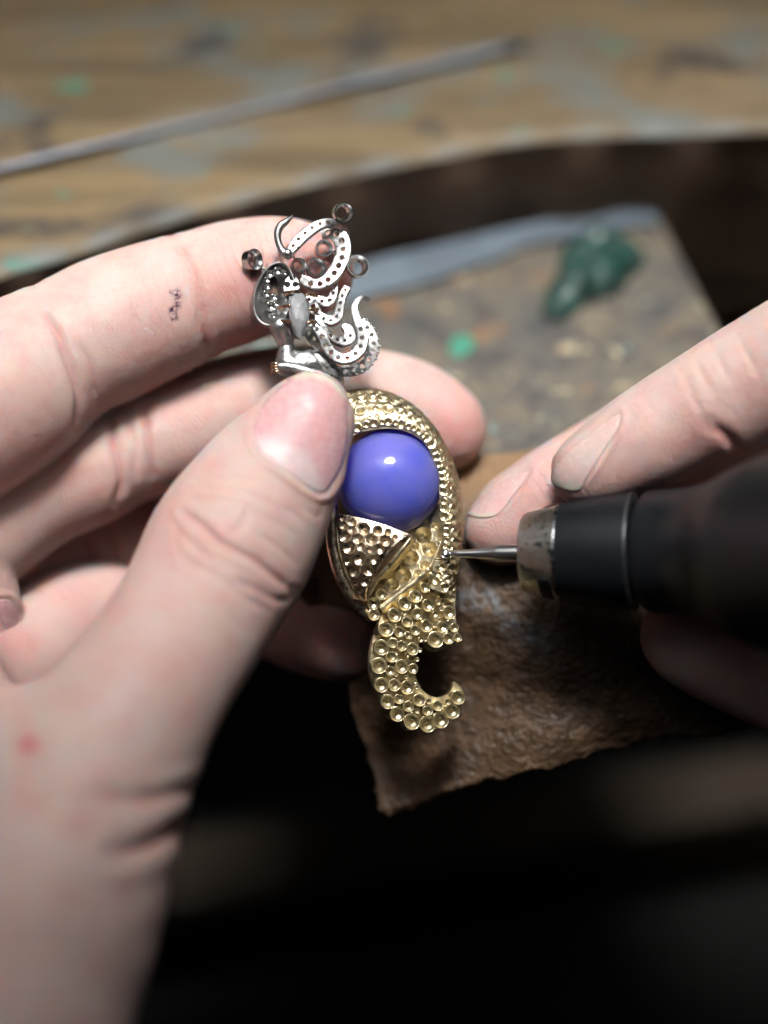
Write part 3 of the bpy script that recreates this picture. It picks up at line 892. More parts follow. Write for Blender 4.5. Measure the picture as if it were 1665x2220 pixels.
creases_r = [
    ('middle', [(1480, 800), (1500, 850), (1520, 900)], 0.12, 8), ('middle', [(1540, 920), (1580, 950), (1600, 980)], 0.5, 12), ('middle', [(1510, 790), (1540, 850)], 0.12, 8),
    ('middle', [(1550, 760), (1580, 820)], 0.14, 8), ('middle', [(1395, 862), (1420, 900)], 0.10, 7), ('middle', [(1600, 735), (1640, 800)], 0.14, 8),
    ('ring', [(1240, 960), (1270, 1000)], 0.1, 7),
]
reds_r = [(1420, 1040, 130, 0.30), (1560, 960, 90, 0.5), (1180, 1130, 110, 0.45), (1090, 1180, 90, 0.3), (1280, 1060, 60, 0.3), (1650, 900, 100, 0.3)]
ridges_r = [(1200, 1120, 110, 0.9), (1350, 1030, 110, 0.5)]
nails_r = [
    dict(part='middle', poly=[(1196, 1044), (1202, 1014), (1228, 984), (1268, 950), (1310, 916), (1344, 896), (1342, 922), (1322, 960), (1296, 1000), (1272, 1038), (1256, 1058), (1230, 1058)], axis=(-0.8, 0.6),
         free=[(1194, 1046), (1230, 1060), (1256, 1060)], freew=16, pale=0.75, label='dusty pale fingernail resting on the black handpiece'),
    dict(part='ring', poly=[(1014, 1114), (1030, 1086), (1062, 1062), (1104, 1036), (1148, 1018), (1138, 1044), (1112, 1078), (1090, 1106), (1070, 1118), (1040, 1120)], axis=(-0.8, 0.6),
         free=[(1012, 1116), (1040, 1122), (1072, 1120)], freew=10, pale=0.35),
]
build_hand('hand', RH, {'t': 1.5}, 1, 1, 1.3, None, creases_r, reds_r, ridges_r, nails_r,
           'bare right hand steadying the black handpiece with two fingertips', P(2000, 1100, 10))

# ================================================================== pendant
PEN = empty('pendant', W(P(860, 1450, -6)))
tag(PEN, 'unfinished mermaid pendant of pierced silver hair, violet gem and drilled gold tail', 'pendant')

def cam_mesh(name, V, F, mat, parent, smooth=True):
    return mesh_obj(name, W(V), F, mat, parent, smooth)

# --- the gem
gc = P(845, 1044, -1.2); gr = 7.65
V, F = [], []
nu, nv = 64, 40
for i in range(nv + 1):
    th = math.pi * i / nv
    for k in range(nu):
        a = 2 * math.pi * k / nu
        V.append(gc + gr * np.array([math.sin(th) * math.cos(a), math.sin(th) * math.sin(a), 0.93 * math.cos(th)]))
for i in range(nv):
    for k in range(nu):
        k2 = (k + 1) % nu
        F.append((i * nu + k, (i + 1) * nu + k, (i + 1) * nu + k2, i * nu + k2))
gem = cam_mesh('gem', V, F, M['gem'], PEN); gem['label'] = 'polished round violet-blue gem'

# --- cups: bored settings, one shared mesh per kind
def cup_mesh(name, mat, deep=2.4):
    prof = [(0.05, -deep), (0.26, -deep), (0.26, -0.50), (0.30, -0.46), (0.52, -0.38), (0.72, -0.24), (0.85, -0.09), (0.90, 0.0), (0.95, 0.03), (1.0, 0.0), (1.02, -0.12), (0.96, -deep)]
    V, F = lathe(prof, 18)
    me = bpy.data.meshes.new(name); me.from_pydata(V.tolist(), [], F); me.update()
    me.polygons.foreach_set('use_smooth', [True] * len(me.polygons)); me.materials.append(mat)
    return me
CUP = cup_mesh('setting_cup', M['gold_cut']); CUPS = cup_mesh('setting_cup_silver', M['silver_cut'], 1.5)
def cup(me, pos, nrm, r, parent, deep=1.0):
    o = bpy.data.objects.new('setting_cup', me); COL.objects.link(o); o.parent = parent
    fr_ = frame(nrm) @ RM                       # rows in world axes
    m = np.eye(4); m[:3, 0] = fr_[0] * r * .001; m[:3, 1] = fr_[1] * r * .001; m[:3, 2] = fr_[2] * r * deep * .001
    m[:3, 3] = W(pos) - np.array(root_of(parent))
    o.matrix_basis = Matrix(m.tolist())
    return o

# --- the band of settings round the gem
band_in = catmull([(700, 992, 1), (738, 962, 1.5), (777, 940, 2), (822, 930, 2.2), (863, 931, 2.2), (900, 944, 2), (928, 972, 1.8), (946, 1018, 1.4), (953, 1070, 1.2), (955, 1130, 1), (960, 1185, 0.6), (950, 1235, 0.4), (930, 1275, 0.2)], 120)
band_out = catmull([(690, 880, -4), (730, 856, -4.5), (775, 843, -5), (825, 846, -5), (872, 864, -5), (918, 898, -5), (957, 950, -5), (984, 1010, -5), (998, 1070, -5), (1003, 1130, -4.5), (1000, 1190, -4), (994, 1245, -3.5), (988, 1295, -3)], 120)
def band_pt(i, s):
    a, b = PA(band_in)[i] if False else P(*band_in[i]), P(*band_out[i])
    ph = s * math.pi / 2
    bulge = 1.1 * math.sin(math.pi * s)
    f = math.sin(ph)
    xy = a[:2] + (b[:2] - a[:2]) * (0.35 * s + 0.65 * f)
    z = b[2] + (a[2] - b[2]) * math.cos(ph) + bulge
    return np.array([xy[0], xy[1], z])
band_in = catmull(band_in, 560); band_out = catmull(band_out, 560)
NS, NI = 110, 560
sv_ = np.linspace(0, 1, NS)
BG = np.array([[band_pt(i, q) for q in sv_] for i in range(NI)])
BN = grid_normals(BG); BN *= np.sign((BN * (BG - (gc + np.array([0, 0, -6])))).sum(-1, keepdims=True))
arcm = np.concatenate([[0], np.cumsum(np.linalg.norm(np.diff(BG[:, NS // 2], axis=0), axis=1))])
acr = np.concatenate([np.zeros((NI, 1)), np.cumsum(np.linalg.norm(np.diff(BG, axis=1), axis=2), axis=1)], 1)   # mm across
hb = np.zeros((NI, NS))
def bore(i, w, r):
    p = BG[i, int(np.argmin(np.abs(acr[i] - w)))]
    i0, i1 = max(0, i - 40), min(NI, i + 40)
    dd = np.linalg.norm(BG[i0:i1] - p, axis=-1) / r
    hh = np.where(dd < 1, -r * 0.60 * (1 - dd ** 2) + 0.10, 0.20 * np.exp(-((dd - 1.02) / 0.18) ** 2))
    hh = np.where(dd < 0.27, hh - r * 0.9, hh)
    cur = hb[i0:i1]
    hb[i0:i1] = np.where(dd < 1, np.minimum(cur, hh), np.where(cur < 0, cur, np.maximum(cur, hh)))
for ri in range(5):
    a = 0.3 + 0.55 * (ri % 2)
    while a < arcm[-1] - 0.3:
        i = min(int(np.searchsorted(arcm, a)), NI - 1); wtot = acr[i, -1]
        r = (0.50, 0.66, 0.74, 0.66, 0.56)[ri] * (0.72 + 0.42 * rng.random())
        w = wtot * (0.09, 0.29, 0.51, 0.72, 0.91)[ri] + 0.08 * rng.normal()
        bore(i, w, r)
        if rng.random() < 0.5: bore(min(NI - 1, i + 8), w + 0.09 * wtot, 0.24)
        a += r * 2 + 0.18 + 0.12 * rng.random()
hb += 0.10 * np.exp(-(sv_ / 0.02) ** 2)[None, :]
G1 = BG + BN * hb[..., None]
idx = np.arange(NI * NS).reshape(NI, NS)
F = [tuple(q) for q in np.stack([idx[:-1, :-1], idx[1:, :-1], idx[1:, 1:], idx[:-1, 1:]], -1).reshape(-1, 4).tolist()]
if np.cross(BG[1, 0] - BG[0, 0], BG[0, 1] - BG[0, 0]) @ BN[0, 0] < 0: F = [f[::-1] for f in F]
V2, F2 = solidify(G1.reshape(-1, 3), F, BN.reshape(-1, 3), 1.6)
bo = cam_mesh('shell_band', V2, F2, M['gold'], PEN); bo['label'] = 'domed gold band bored with rows of round seats'

# --- back shell that carries gem and band (mostly hidden)
bs = Chain([(800, 900, -7, 60), (850, 980, -8, 105), (860, 1080, -8, 110), (865, 1180, -7, 85), (850, 1270, -5, 45)], 16, flat=((0, 0, 1), 2.0))
V, F = surface_nets(bs.ev, bs.lo - 1, bs.hi + 1, 0.6)
fast_mesh('back_shell', W(V), F, M['gold'], PEN)

# --- drilled plates
def drilled(name, left, right, holes, mat, parent, nu=150, nv=170, th=0.7, bulge=0.0, lip=0.0, sagtop=0.0, depth=0.62):
    """left/right: (px,py,z) curves; holes (px,py,r_px)"""
    Lc, Rc = catmull(left, nv), catmull(right, nv)
    u = np.linspace(0, 1, nu)
    A = Lc[:, None, :] * (1 - u)[None, :, None] + Rc[:, None, :] * u[None, :, None]
    A[..., 2] += bulge * np.sin(np.pi * u)[None, :]
    A[..., 1] += sagtop * np.sin(np.pi * u)[None, :] * np.linspace(1, 0, nv)[:, None]
    G0 = np.array([P(*q) for q in A.reshape(-1, 3)]).reshape(nv, nu, 3)
    N = grid_normals(G0); N *= np.sign(N[..., 2:3].mean())
    h = np.zeros((nv, nu))
    for x, y, r in holes:
        dd = np.hypot(A[..., 0] - x, A[..., 1] - y) / r
        dep = r / PXMM
        hh = np.where(dd < 1, -dep * depth * (1 - dd ** 2), 0.05 * np.exp(-((dd - 1) / 0.12) ** 2))
        hh = np.where(dd < 0.26, hh - dep * 1.2, hh)
        h = np.where(dd < 1, np.minimum(h, hh), np.where(h < 0, h, np.maximum(h, hh)))
    if lip:
        h = h + lip * np.exp(-((1 - u) / 0.03) ** 2)[None, :]
    G1 = G0 + N * h[..., None]
    idx = np.arange(nv * nu).reshape(nv, nu)
    F = np.stack([idx[:-1, :-1], idx[1:, :-1], idx[1:, 1:], idx[:-1, 1:]], -1).reshape(-1, 4)
    F = [tuple(q) for q in F.tolist()]
    n0 = np.cross(G0[1, 0] - G0[0, 0], G0[1, 1] - G0[0, 0])
    if n0[2] < 0: F = [f[::-1] for f in F]
    V2, F2 = solidify(G1.reshape(-1, 3), F, N.reshape(-1, 3), th + 1.2)
    return cam_mesh(name, V2, F2, mat, parent)
flap_holes = [(*z3(x, y), r / 4.424) for x, y, r in [(195, 20, 25), (290, 55, 35), (200, 90, 38), (278, 125, 36), (395, 120, 60), (525, 135, 50), (625, 150, 35), (215, 195, 52), (340, 210, 48), (465, 215, 58), (600, 225, 55), (690, 200, 28), (258, 300, 60), (368, 290, 38), (450, 318, 30), (545, 305, 52), (360, 405, 62), (485, 408, 45), (243, 430, 38), (312, 530, 55), (437, 515, 52), (315, 635, 30), (400, 625, 42), (355, 705, 33)]]
flap = drilled('drilled_flap', [(728, 1112, 2.5), (734, 1160, 3.0), (744, 1210, 3.2), (758, 1250, 2.8), (778, 1292, 2.0), (788, 1304, 1.5)],
               [(892, 1160, 4.0), (872, 1168, 4.6), (846, 1192, 4.6), (822, 1228, 4.0), (800, 1268, 3.0), (794, 1304, 1.6)], flap_holes, M['rose'], PEN, bulge=0.8, sagtop=-6, lip=0.15)
flap['label'] = 'rose gold flap bored with round holes'
trough_holes = [(*z3(x, y), r / 4.424) for x, y, r in [(965, 180, 80), (890, 285, 40), (1022, 312, 74), (855, 395, 68), (975, 472, 46), (775, 567, 70), (897, 550, 38), (665, 652, 62), (562, 612, 42), (1132, 195, 48), (1085, 90, 42), (700, 480, 40), (480, 640, 34), (1000, 60, 30)]]
drilled('inner_shell', [(905, 1120, -2.2), (885, 1165, -2.0), (862, 1195, -1.8), (838, 1230, -1.6), (812, 1270, -1.2), (792, 1310, -0.9)],
        [(966, 1085, -0.5), (962, 1150, -0.2), (950, 1195, 0.2), (930, 1232, 0.6), (884, 1272, 0.8), (822, 1318, 0.4)], trough_holes, M['gold'], PEN, bulge=-0.3, lip=0.3, depth=1.0)
# rolled lip of the flap, polished left rim, thin lip line
def rimtube(name, pts, r, mat, parent, squash=None, n=40, seg=10):
    c = catmull([(*P(q[0], q[1], q[2]), q[3] * r) for q in pts], n)
    V, F = tube(c[:, :3], np.maximum(c[:, 3], 0.02), seg, squash)
    return cam_mesh(name, V, F, mat, parent)
rimtube('rolled_lip', [(880, 1160, 3.6, .5), (888, 1168, 3.4, 1), (872, 1190, 3.6, 1.0), (846, 1224, 3.2, .9), (818, 1256, 2.6, .8), (800, 1290, 1.8, .6)], 0.36, M['gold'], PEN)
# concave underside turning away inside the lip
Lc = catmull([(886, 1166, 3.2), (866, 1192, 3.2), (842, 1224, 2.8), (816, 1256, 2.0)], 40); Rc = catmull([(880, 1176, -3.0), (872, 1206, -3.2), (856, 1230, -3.0), (836, 1250, -2.4)], 40)
u = np.linspace(0, 1, 16)
A = Lc[:, None] * (1 - u)[None, :, None] + Rc[:, None] * u[None, :, None]; A[..., 0] += 14 * np.sin(np.pi * u)[None, :]
G0 = np.array([P(*q) for q in A.reshape(-1, 3)]).reshape(40, 16, 3); idx = np.arange(640).reshape(40, 16)
F = [tuple(q) for q in np.stack([idx[:-1, :-1], idx[1:, :-1], idx[1:, 1:], idx[:-1, 1:]], -1).reshape(-1, 4).tolist()]
cam_mesh('flap_underside', *solidify(G0.reshape(-1, 3), F, np.tile([0.5, 0.3, 0.8], (640, 1)), 0.3), M['gold'], PEN)
rimtube('polished_rim', [(716, 1080, 0, 1), (720, 1130, 0.6, 1), (724, 1185, 0.8, 1), (738, 1240, 0.8, 1.05), (762, 1288, 0.4, 1.0), (792, 1326, 0, .8), (806, 1336, 0, .4)], 1.05, M['rose'], PEN, seg=16)
rimtube('rim_seam', [(730, 1140, 2.2, 1), (736, 1190, 2.6, 1), (750, 1240, 2.4, 1), (774, 1290, 1.6, 1), (792, 1316, 1.0, 1)], 0.16, M['gold'], PEN)

# --- the tail: plate with cups
tail = empty('tail_fin', (0, 0, 0)); tail.parent = PEN
def tail_z(x, y):
    # the plate bows towards the eye along its left edge and turns away to the right
    s = (x - 800) / 200
    return 0.9 - 2.6 * max(0, s - 0.25) ** 1.3 * (1 if y < 1430 else 0.35) + 0.5 * math.sin((y - 1300) / 90)
tail_poly = catmull([(842, 1298), (880, 1278), (930, 1262), (985, 1215), (990, 1260), (986, 1310), (990, 1360), (998, 1388), (975, 1400), (945, 1412), (925, 1404), (915, 1380), (905, 1412), (900, 1450), (906, 1480), (922, 1502), (946, 1512), (968, 1506), (980, 1492), (984, 1478), (1000, 1492), (1006, 1514), (996, 1540), (976, 1560), (950, 1572), (920, 1578), (888, 1570), (858, 1556), (834, 1534), (818, 1506), (806, 1470), (802, 1430), (808, 1390), (820, 1350), (832, 1318)], 240)
bm = bmesh.new()
vs = [bm.verts.new(P(x, y, tail_z(x, y) - 2.0)) for x, y in tail_poly]
es = [bm.edges.new((vs[i], vs[(i + 1) % len(vs)])) for i in range(len(vs))]
bmesh.ops.triangle_fill(bm, use_beauty=True, use_dissolve=False, edges=es)
bmesh.ops.recalc_face_normals(bm, faces=bm.faces[:])
if sum(f.normal.z * f.calc_area() for f in bm.faces) < 0: bmesh.ops.reverse_faces(bm, faces=bm.faces[:])
V = np.array([v.co for v in bm.verts]); bm.verts.index_update()
F = [tuple(v.index for v in f.verts) for f in bm.faces]; bm.free()
cam_mesh('tail_plate', *solidify(V, F, np.tile([0.25, 0.1, 0.95], (len(V), 1)), 1.3), M['gold'], tail, smooth=False)
tail_cups = [(890, 765, 58), (785, 835, 62), (687, 945, 62), (605, 1080, 68), (560, 1255, 66), (538, 1430, 68), (560, 1615, 64), (622, 1775, 62), (715, 1895, 66), (855, 1965, 72), (1005, 1990, 72), (1130, 1950, 72), (1240, 1865, 68), (1295, 1735, 62),
    (905, 930, 50), (810, 1010, 48), (735, 1105, 48), (670, 1210, 42), (755, 1240, 46), (660, 1345, 50), (860, 1270, 55), (645, 1480, 42), (755, 1440, 60), (865, 1460, 45), (685, 1615, 54), (810, 1640, 62), (730, 1750, 42), (820, 1820, 48), (925, 1760, 55), (905, 1865, 28), (1005, 1860, 45), (1015, 1772, 30), (1100, 1815, 45), (1195, 1778, 30),
    (820, 1140, 32), (885, 1090, 44), (990, 1050, 55), (1010, 850, 56), (975, 680, 45), (1065, 715, 42), (1160, 750, 38), (1235, 780, 36), (1210, 920, 60), (1150, 1060, 56), (1260, 1065, 40), (1080, 1180, 70), (1205, 1170, 50), (1292, 1160, 36), (1060, 580, 48), (1160, 500, 62), (1255, 510, 40), (1215, 630, 45), (1130, 640, 30), (1240, 400, 40),
    (940, 1180, 28), (985, 1180, 22), (1068, 1045, 24), (930, 1280, 25), (905, 1370, 22), (885, 1585, 20), (900, 1640, 20), (1075, 940, 30), (1105, 820, 28), (1160, 850, 20), (1130, 890, 16), (1245, 690, 26), (1110, 960, 18), (1195, 990, 18), (890, 845, 24), (950, 990, 20), (560, 745, 50), (485, 830, 58), (488, 940, 52), (780, 930, 20), (700, 1050, 18), (705, 1310, 20), (810, 1330, 22), (700, 1520, 18), (800, 1540, 22), (1165, 1840, 18), (1070, 1900, 16), (760, 1670, 16)]
for x, y, r in tail_cups:
    px_, py_ = z3(x, y); z = tail_z(px_, py_)
    e = 0.5
    nx = -(tail_z(px_ + 6, py_) - tail_z(px_ - 6, py_)) / (12 / PXMM)
    cup(CUP, P(px_, py_, z + 0.1 + 0.1 * rng.random()), (0.16 + 0.6 * nx + 0.07 * rng.normal(), 0.10 + 0.07 * rng.normal(), 1), r * (1.16 if r > 30 else 1.0) / 4.424 / PXMM, tail, 1.05)

# ------------------------------------------------------------------ silver figure
FIG = empty('silver_figure', (0, 0, 0)); FIG.parent = PEN
def zz(pts, w=None):      # zoom coordinates -> (px,py,z,r_px)
    return [(*z1(q[0], q[1]), q[2], q[3] / 4.608) for q in pts]
neck = Chain(zz([(500, 1330, 0.5, 120), (530, 1420, 0.3, 95), (555, 1520, 0.0, 78), (560, 1620, 0.2, 100), (570, 1690, 0.4, 110)]))
bust = Chain(zz([(540, 1720, 0.2, 90), (680, 1690, 0.2, 130), (820, 1680, -0.2, 125), (950, 1740, -0.4, 105), (1060, 1850, -0.4, 70), (1085, 1880, -0.4, 45)]))
facem = Chain(zz([(570, 1060, -1.6, 120), (600, 1200, -1.4, 130), (640, 1330, -0.8, 80), (680, 1420, 0.2, 36)]))
def figf(X): return smin(smin(neck.ev(X), bust.ev(X), 1.2), facem.ev(X), 0.8)
lo = np.min([c.lo for c in (neck, bust, facem)], 0) - 0.6; hi = np.max([c.hi for c in (neck, bust, facem)], 0) + 0.6
V, F = surface_nets(figf, lo, hi, 0.16)
g = gradient(figf, V, 0.05); V = V - g * figf(V)[:, None]
# collar-bone hollow and a cut line on the back of the shoulder
pxv = to_px(V)
dd = poly_dist(pxv, [z1(820, 1560), z1(880, 1650), z1(920, 1760)]); V -= g * (0.14 * np.exp(-(dd / 4) ** 2) * (g[:, 2] > 0))[:, None]
dd = poly_dist(pxv, [z1(640, 1590), z1(720, 1640), z1(800, 1640)]); V -= g * (0.25 * np.exp(-(dd / 12) ** 2) * (g[:, 2] > 0))[:, None]
fast_mesh('bust', W(V), F, M['silver'], FIG)
rimtube('arm', [(*z1(470, 1725), 1.8, .75), (*z1(600, 1735), 2.0, .95), (*z1(760, 1780), 2.0, 1.1), (*z1(930, 1830), 1.6, 1.15), (*z1(1060, 1880), 0.8, 1.0), (*z1(1095, 1895), 0.2, .5)], 0.72, M['silver'], FIG, squash=((0, 0, 1), 0.6), seg=16)
for k, (y0, y1) in enumerate([(1700, 1690), (1722, 1722), (1745, 1752), (1765, 1782)]):
    rimtube('finger', [(*z1(490, y0), 1.8, 1), (*z1(450, (y0 + y1) / 2), 1.95, 1.0), (*z1(415, y1), 1.7, .9), (*z1(400, y1 + 8), 1.4, .6)], 0.15, M['prong'], FIG, n=10, seg=8)

def ribbon(name, pts, hole_gap, hole_r, th=0.85, parent=PEN, mat=None, tilt=(0, 0, 1), hole_from=0.8, hole_to=0.8, beads=None, offset=0.0):
    """pts: zoom (x, y, z_mm, width_zoom). A flat strip with real bored holes."""
    mat = mat or M['silver']
    q = catmull([(*P(*z1(p[0], p[1]), p[2]), p[3] / 4.608 / PXMM) for p in pts], 200)
    c, w = q[:, :3], q[:, 3]
    arc = np.concatenate([[0], np.cumsum(np.linalg.norm(np.diff(c, axis=0), axis=1))])
    n = max(20, int(arc[-1] / 0.075)); s = np.linspace(0, arc[-1], n)
    c = np.stack([np.interp(s, arc, c[:, i]) for i in range(3)], 1); w = np.interp(s, arc, w)
    t = unit(np.gradient(c, axis=0)); N = unit(np.asarray(tilt, float) - t * (t @ np.asarray(tilt, float))[:, None])
    S = np.cross(N, t); m = 19; u = np.linspace(-1, 1, m)
    prof = 0.06 * (1 - u ** 6)
    G = c[:, None] + S[:, None] * (u[None, :, None] * w[:, None, None] / 2) + N[:, None] * (prof - 0.06)[None, :, None]
    UV = np.stack([np.repeat(s[:, None], m, 1), u[None, :] * w[:, None] / 2], -1)
    keep = np.ones((n - 1, m - 1), bool)
    if hole_gap:
        a = hole_from
        while a < s[-1] - hole_to:
            wi = np.interp(a, s, w); r = min(hole_r, wi * 0.30) * (0.9 + 0.2 * rng.random())
            hc = np.array([a, offset * wi])
            dd = np.linalg.norm(UV - hc, axis=-1)
            near = np.abs(dd - r) < 0.06
            f = np.where(near, r / np.maximum(dd, 1e-6), 1.0)
            new = hc + (UV - hc) * f[..., None]
            shift = new - UV
            G += t[:, None] * shift[..., 0:1] + S[:, None] * shift[..., 1:2]; UV = new
            cc = (UV[:-1, :-1] + UV[1:, :-1] + UV[1:, 1:] + UV[:-1, 1:]) / 4
            keep &= np.linalg.norm(cc - hc, axis=-1) > r * 0.97
            a += hole_gap
    idx = np.arange(n * m).reshape(n, m)
    Fq = np.stack([idx[:-1, :-1], idx[1:, :-1], idx[1:, 1:], idx[:-1, 1:]], -1)[keep]
    F = [tuple(x) for x in Fq.tolist()]
    n0 = np.cross(G[1, 0] - G[0, 0], G[1, 1] - G[0, 0])
    if n0 @ N[0] < 0: F = [f[::-1] for f in F]
    NN = np.repeat(N[:, None], m, 1).reshape(-1, 3)
    V2, F2 = solidify(G.reshape(-1, 3), F, NN, th)
    o = cam_mesh(name, V2, F2, mat, parent, smooth=False)
    if beads:                                   # little grains standing along one edge
        V, F = lathe([(0.02, 1.0), (0.5, 0.85), (0.85, 0.45), (1, 0), (1, -0.8)], 10)
        me = bpy.data.meshes.get('bead') or bpy.data.meshes.new('bead')
        if not me.vertices:
            me.from_pydata(V.tolist(), [], F); me.polygons.foreach_set('use_smooth', [True] * len(me.polygons)); me.materials.append(mat)
        a = 0.4
        while a < s[-1] - 0.3:
            i = int(np.searchsorted(s, a)); i = min(i, n - 1)
            for side in beads:
                b = bpy.data.objects.new('bead', me); COL.objects.link(b); b.parent = o
                pos = c[i] + S[i] * side * w[i] * 0.5; nn = N[i] * 0.55 + S[i] * side * 0.8
                fr_ = frame(nn) @ RM; mm = np.eye(4)
                for k in range(3): mm[:3, k] = fr_[k] * 0.22 * .001
                mm[:3, 3] = W(pos) - np.array(root_of(o)); b.matrix_basis = Matrix(mm.tolist())
            a += 0.78
    return o
tl = (-0.18, 0.22, 1)
# the big loop, front strip and right-hand strip
ribbon('hair_curl', [(575, 585, 2.6, 70), (640, 500, 2.4, 105), (710, 425, 2.2, 110), (790, 360, 2.0, 104), (870, 310, 1.8, 98), (950, 285, 1.4, 92), (1030, 290, 0.8, 85), (1095, 325, 0.0, 78), (1140, 390, -1.0, 66), (1160, 470, -1.8, 50)], 1.28, 0.30, tilt=tl, hole_from=1.2, hole_to=4.0)
ribbon('hair_curl', [(905, 400, -1.2, 80), (1000, 390, -1.0, 130), (1080, 430, -0.8, 160), (1115, 520, -0.4, 160), (1110, 610, 0.0, 150), (1075, 710, 0.4, 145), (1020, 800, 0.8, 140), (950, 865, 1.0, 130), (870, 895, 1.0, 125), (780, 885, 1.0, 110), (700, 845, 0.8, 80)], 1.30, 0.42, tilt=(-0.25, 0.15, 1), hole_from=0.9, hole_to=0.7, offset=0.05)
# lower curls
ribbon('hair_curl', [(790, 1010, 0.0, 60), (870, 1050, 0.1, 80), (950, 1080, 0.2, 105), (1005, 1045, 0.2, 90), (1030, 970, 0.0, 75), (1045, 890, -0.4, 45)], 1.2, 0.28, tilt=tl, hole_from=2.0)
ribbon('hair_curl', [(1165, 925, 0.6, 72), (1125, 990, 1.0, 80), (1100, 1070, 1.2, 84), (1085, 1150, 1.3, 90), (1065, 1220, 1.4, 100), (1010, 1262, 1.4, 100), (940, 1250, 1.3, 92), (870, 1205, 1.0, 80), (800, 1180, 0.6, 60)], 1.05, 0.26, tilt=tl, hole_from=0.6)
ribbon('hair_curl', [(860, 1230, 1.2, 60), (920, 1300, 1.4, 66), (970, 1390, 1.4, 66), (1050, 1450, 1.2, 80), (1140, 1465, 0.8, 110), (1195, 1420, 0.4, 120), (1175, 1350, 0.2, 100), (1125, 1310, 0.0, 60)], 1.15, 0.30, tilt=(0.1, 0.3, 1), hole_from=3.4, hole_to=1.0)
ribbon('hair_curl', [(800, 1300, 1.4, 60), (860, 1350, 1.6, 80), (915, 1430, 1.8, 95), (960, 1530, 1.9, 100), (1030, 1610, 2.0, 100), (1120, 1645, 2.0, 104), (1215, 1620, 1.9, 110), (1290, 1545, 1.7, 118), (1315, 1450, 1.5, 115), (1300, 1360, 1.3, 95), (1268, 1280, 1.0, 85), (1240, 1190, 0.6, 75), (1240, 1110, 0.2, 66), (1285, 1050, -0.3, 55), (1345, 1035, -0.8, 45), (1395, 1065, -1.4, 30)], 1.32, 0.34, tilt=tl, hole_from=1.2, hole_to=6.0)
ribbon('hair_curl', [(1000, 1760, -0.6, 60), (1100, 1770, -0.5, 90), (1220, 1760, -0.4, 110), (1330, 1710, -0.4, 115), (1405, 1620, -0.5, 115), (1430, 1520, -0.6, 115), (1410, 1420, -0.8, 110), (1370, 1340, -1.0, 100), (1310, 1260, -1.2, 70)], 1.3, 0.36, tilt=(0.1, 0.1, 1), hole_from=0.8, beads=(-1,))
ribbon('hair_curl', [(740, 1020, 0.6, 60), (800, 1080, 0.8, 110), (850, 1170, 0.9, 110), (890, 1230, 1.0, 80), (900, 1290, 1.0, 60)], 1.2, 0.34, tilt=(0.2, 0.1, 1), hole_from=0.8)
ribbon('hair_curl', [(720, 1380, -0.2, 60), (790, 1400, 0.0, 120), (850, 1480, 0.0, 120), (900, 1560, -0.2, 90)], 1.2, 0.36, tilt=(-0.2, -0.1, 1), hole_from=0.8)
# tapering hook with its ball
def hook(pts, r, name='hair_tendril'):
    return rimtube(name, [(*z1(p[0], p[1]), p[2], p[3]) for p in pts], r, M['silver'], PEN, n=60, seg=14)
hook([(622, 212, 1.6, 4), (600, 240, 1.8, 16), (560, 275, 2.0, 32), (505, 315, 2.2, 40), (472, 380, 2.4, 38), (470, 450, 2.5, 34), (490, 520, 2.6, 34), (525, 580, 2.6, 42), (570, 600, 2.6, 56), (605, 600, 2.5, 46)], 1 / 4.608 / PXMM)
# open ring settings
def ring(x, y, r, nrm, z, hgt=1.3, wall=0.24):
    w = wall / r
    prof = [(1.0, 0), (0.95, -hgt / r), (0.58, -hgt / r), (0.58, -0.62), (0.72, -0.30), (1.0 - w * 0.6, 0)]
    V, F = lathe([(a * r, b * r) for a, b in prof], 28, closed=True)
    fr_ = frame(nrm); V = V @ fr_ + P(*z1(x, y), z)
    o = cam_mesh('ring_setting', V, F, M['silver_cut'], PEN, smooth=False)
    me = o.data
    me.polygons.foreach_set('use_smooth', [True] * len(me.polygons))
    m = o.modifiers.new('e', 'EDGE_SPLIT'); m.split_angle = math.radians(40)
zz1 = 4.608 * PXMM
ring(1135, 190, 103 / zz1, (0.35, -0.1, 0.9), 0.6)
ring(245, 655, 108 / zz1, (0.75, 0.05, 0.68), 1.2, 1.3)
ring(1275, 720, 115 / zz1, (0.30, 0.16, 0.92), 0.2)
ring(938, 540, 88 / zz1, (0.25, 0.05, 0.95), 0.8)
ring(862, 735, 96 / zz1, (0.35, 0.05, 0.93), 1.2)
ring(685, 710, 72 / zz1, (0.35, 0.05, 0.93), 1.0)
# short posts that tie the rings to the hair
for a, b in [((1090, 285), (1075, 320)), ((1170, 690), (1140, 640)), ((990, 560), (1050, 570)), ((930, 790), (980, 830)), ((640, 640), (610, 610)), ((320, 740), (350, 760)), ((720, 760), (730, 830))]:
    rimtube('post', [(*z1(*a), 0.2, 1), (*z1(*b), 0.1, 1)], 0.22, M['silver'], PEN, n=4, seg=8)

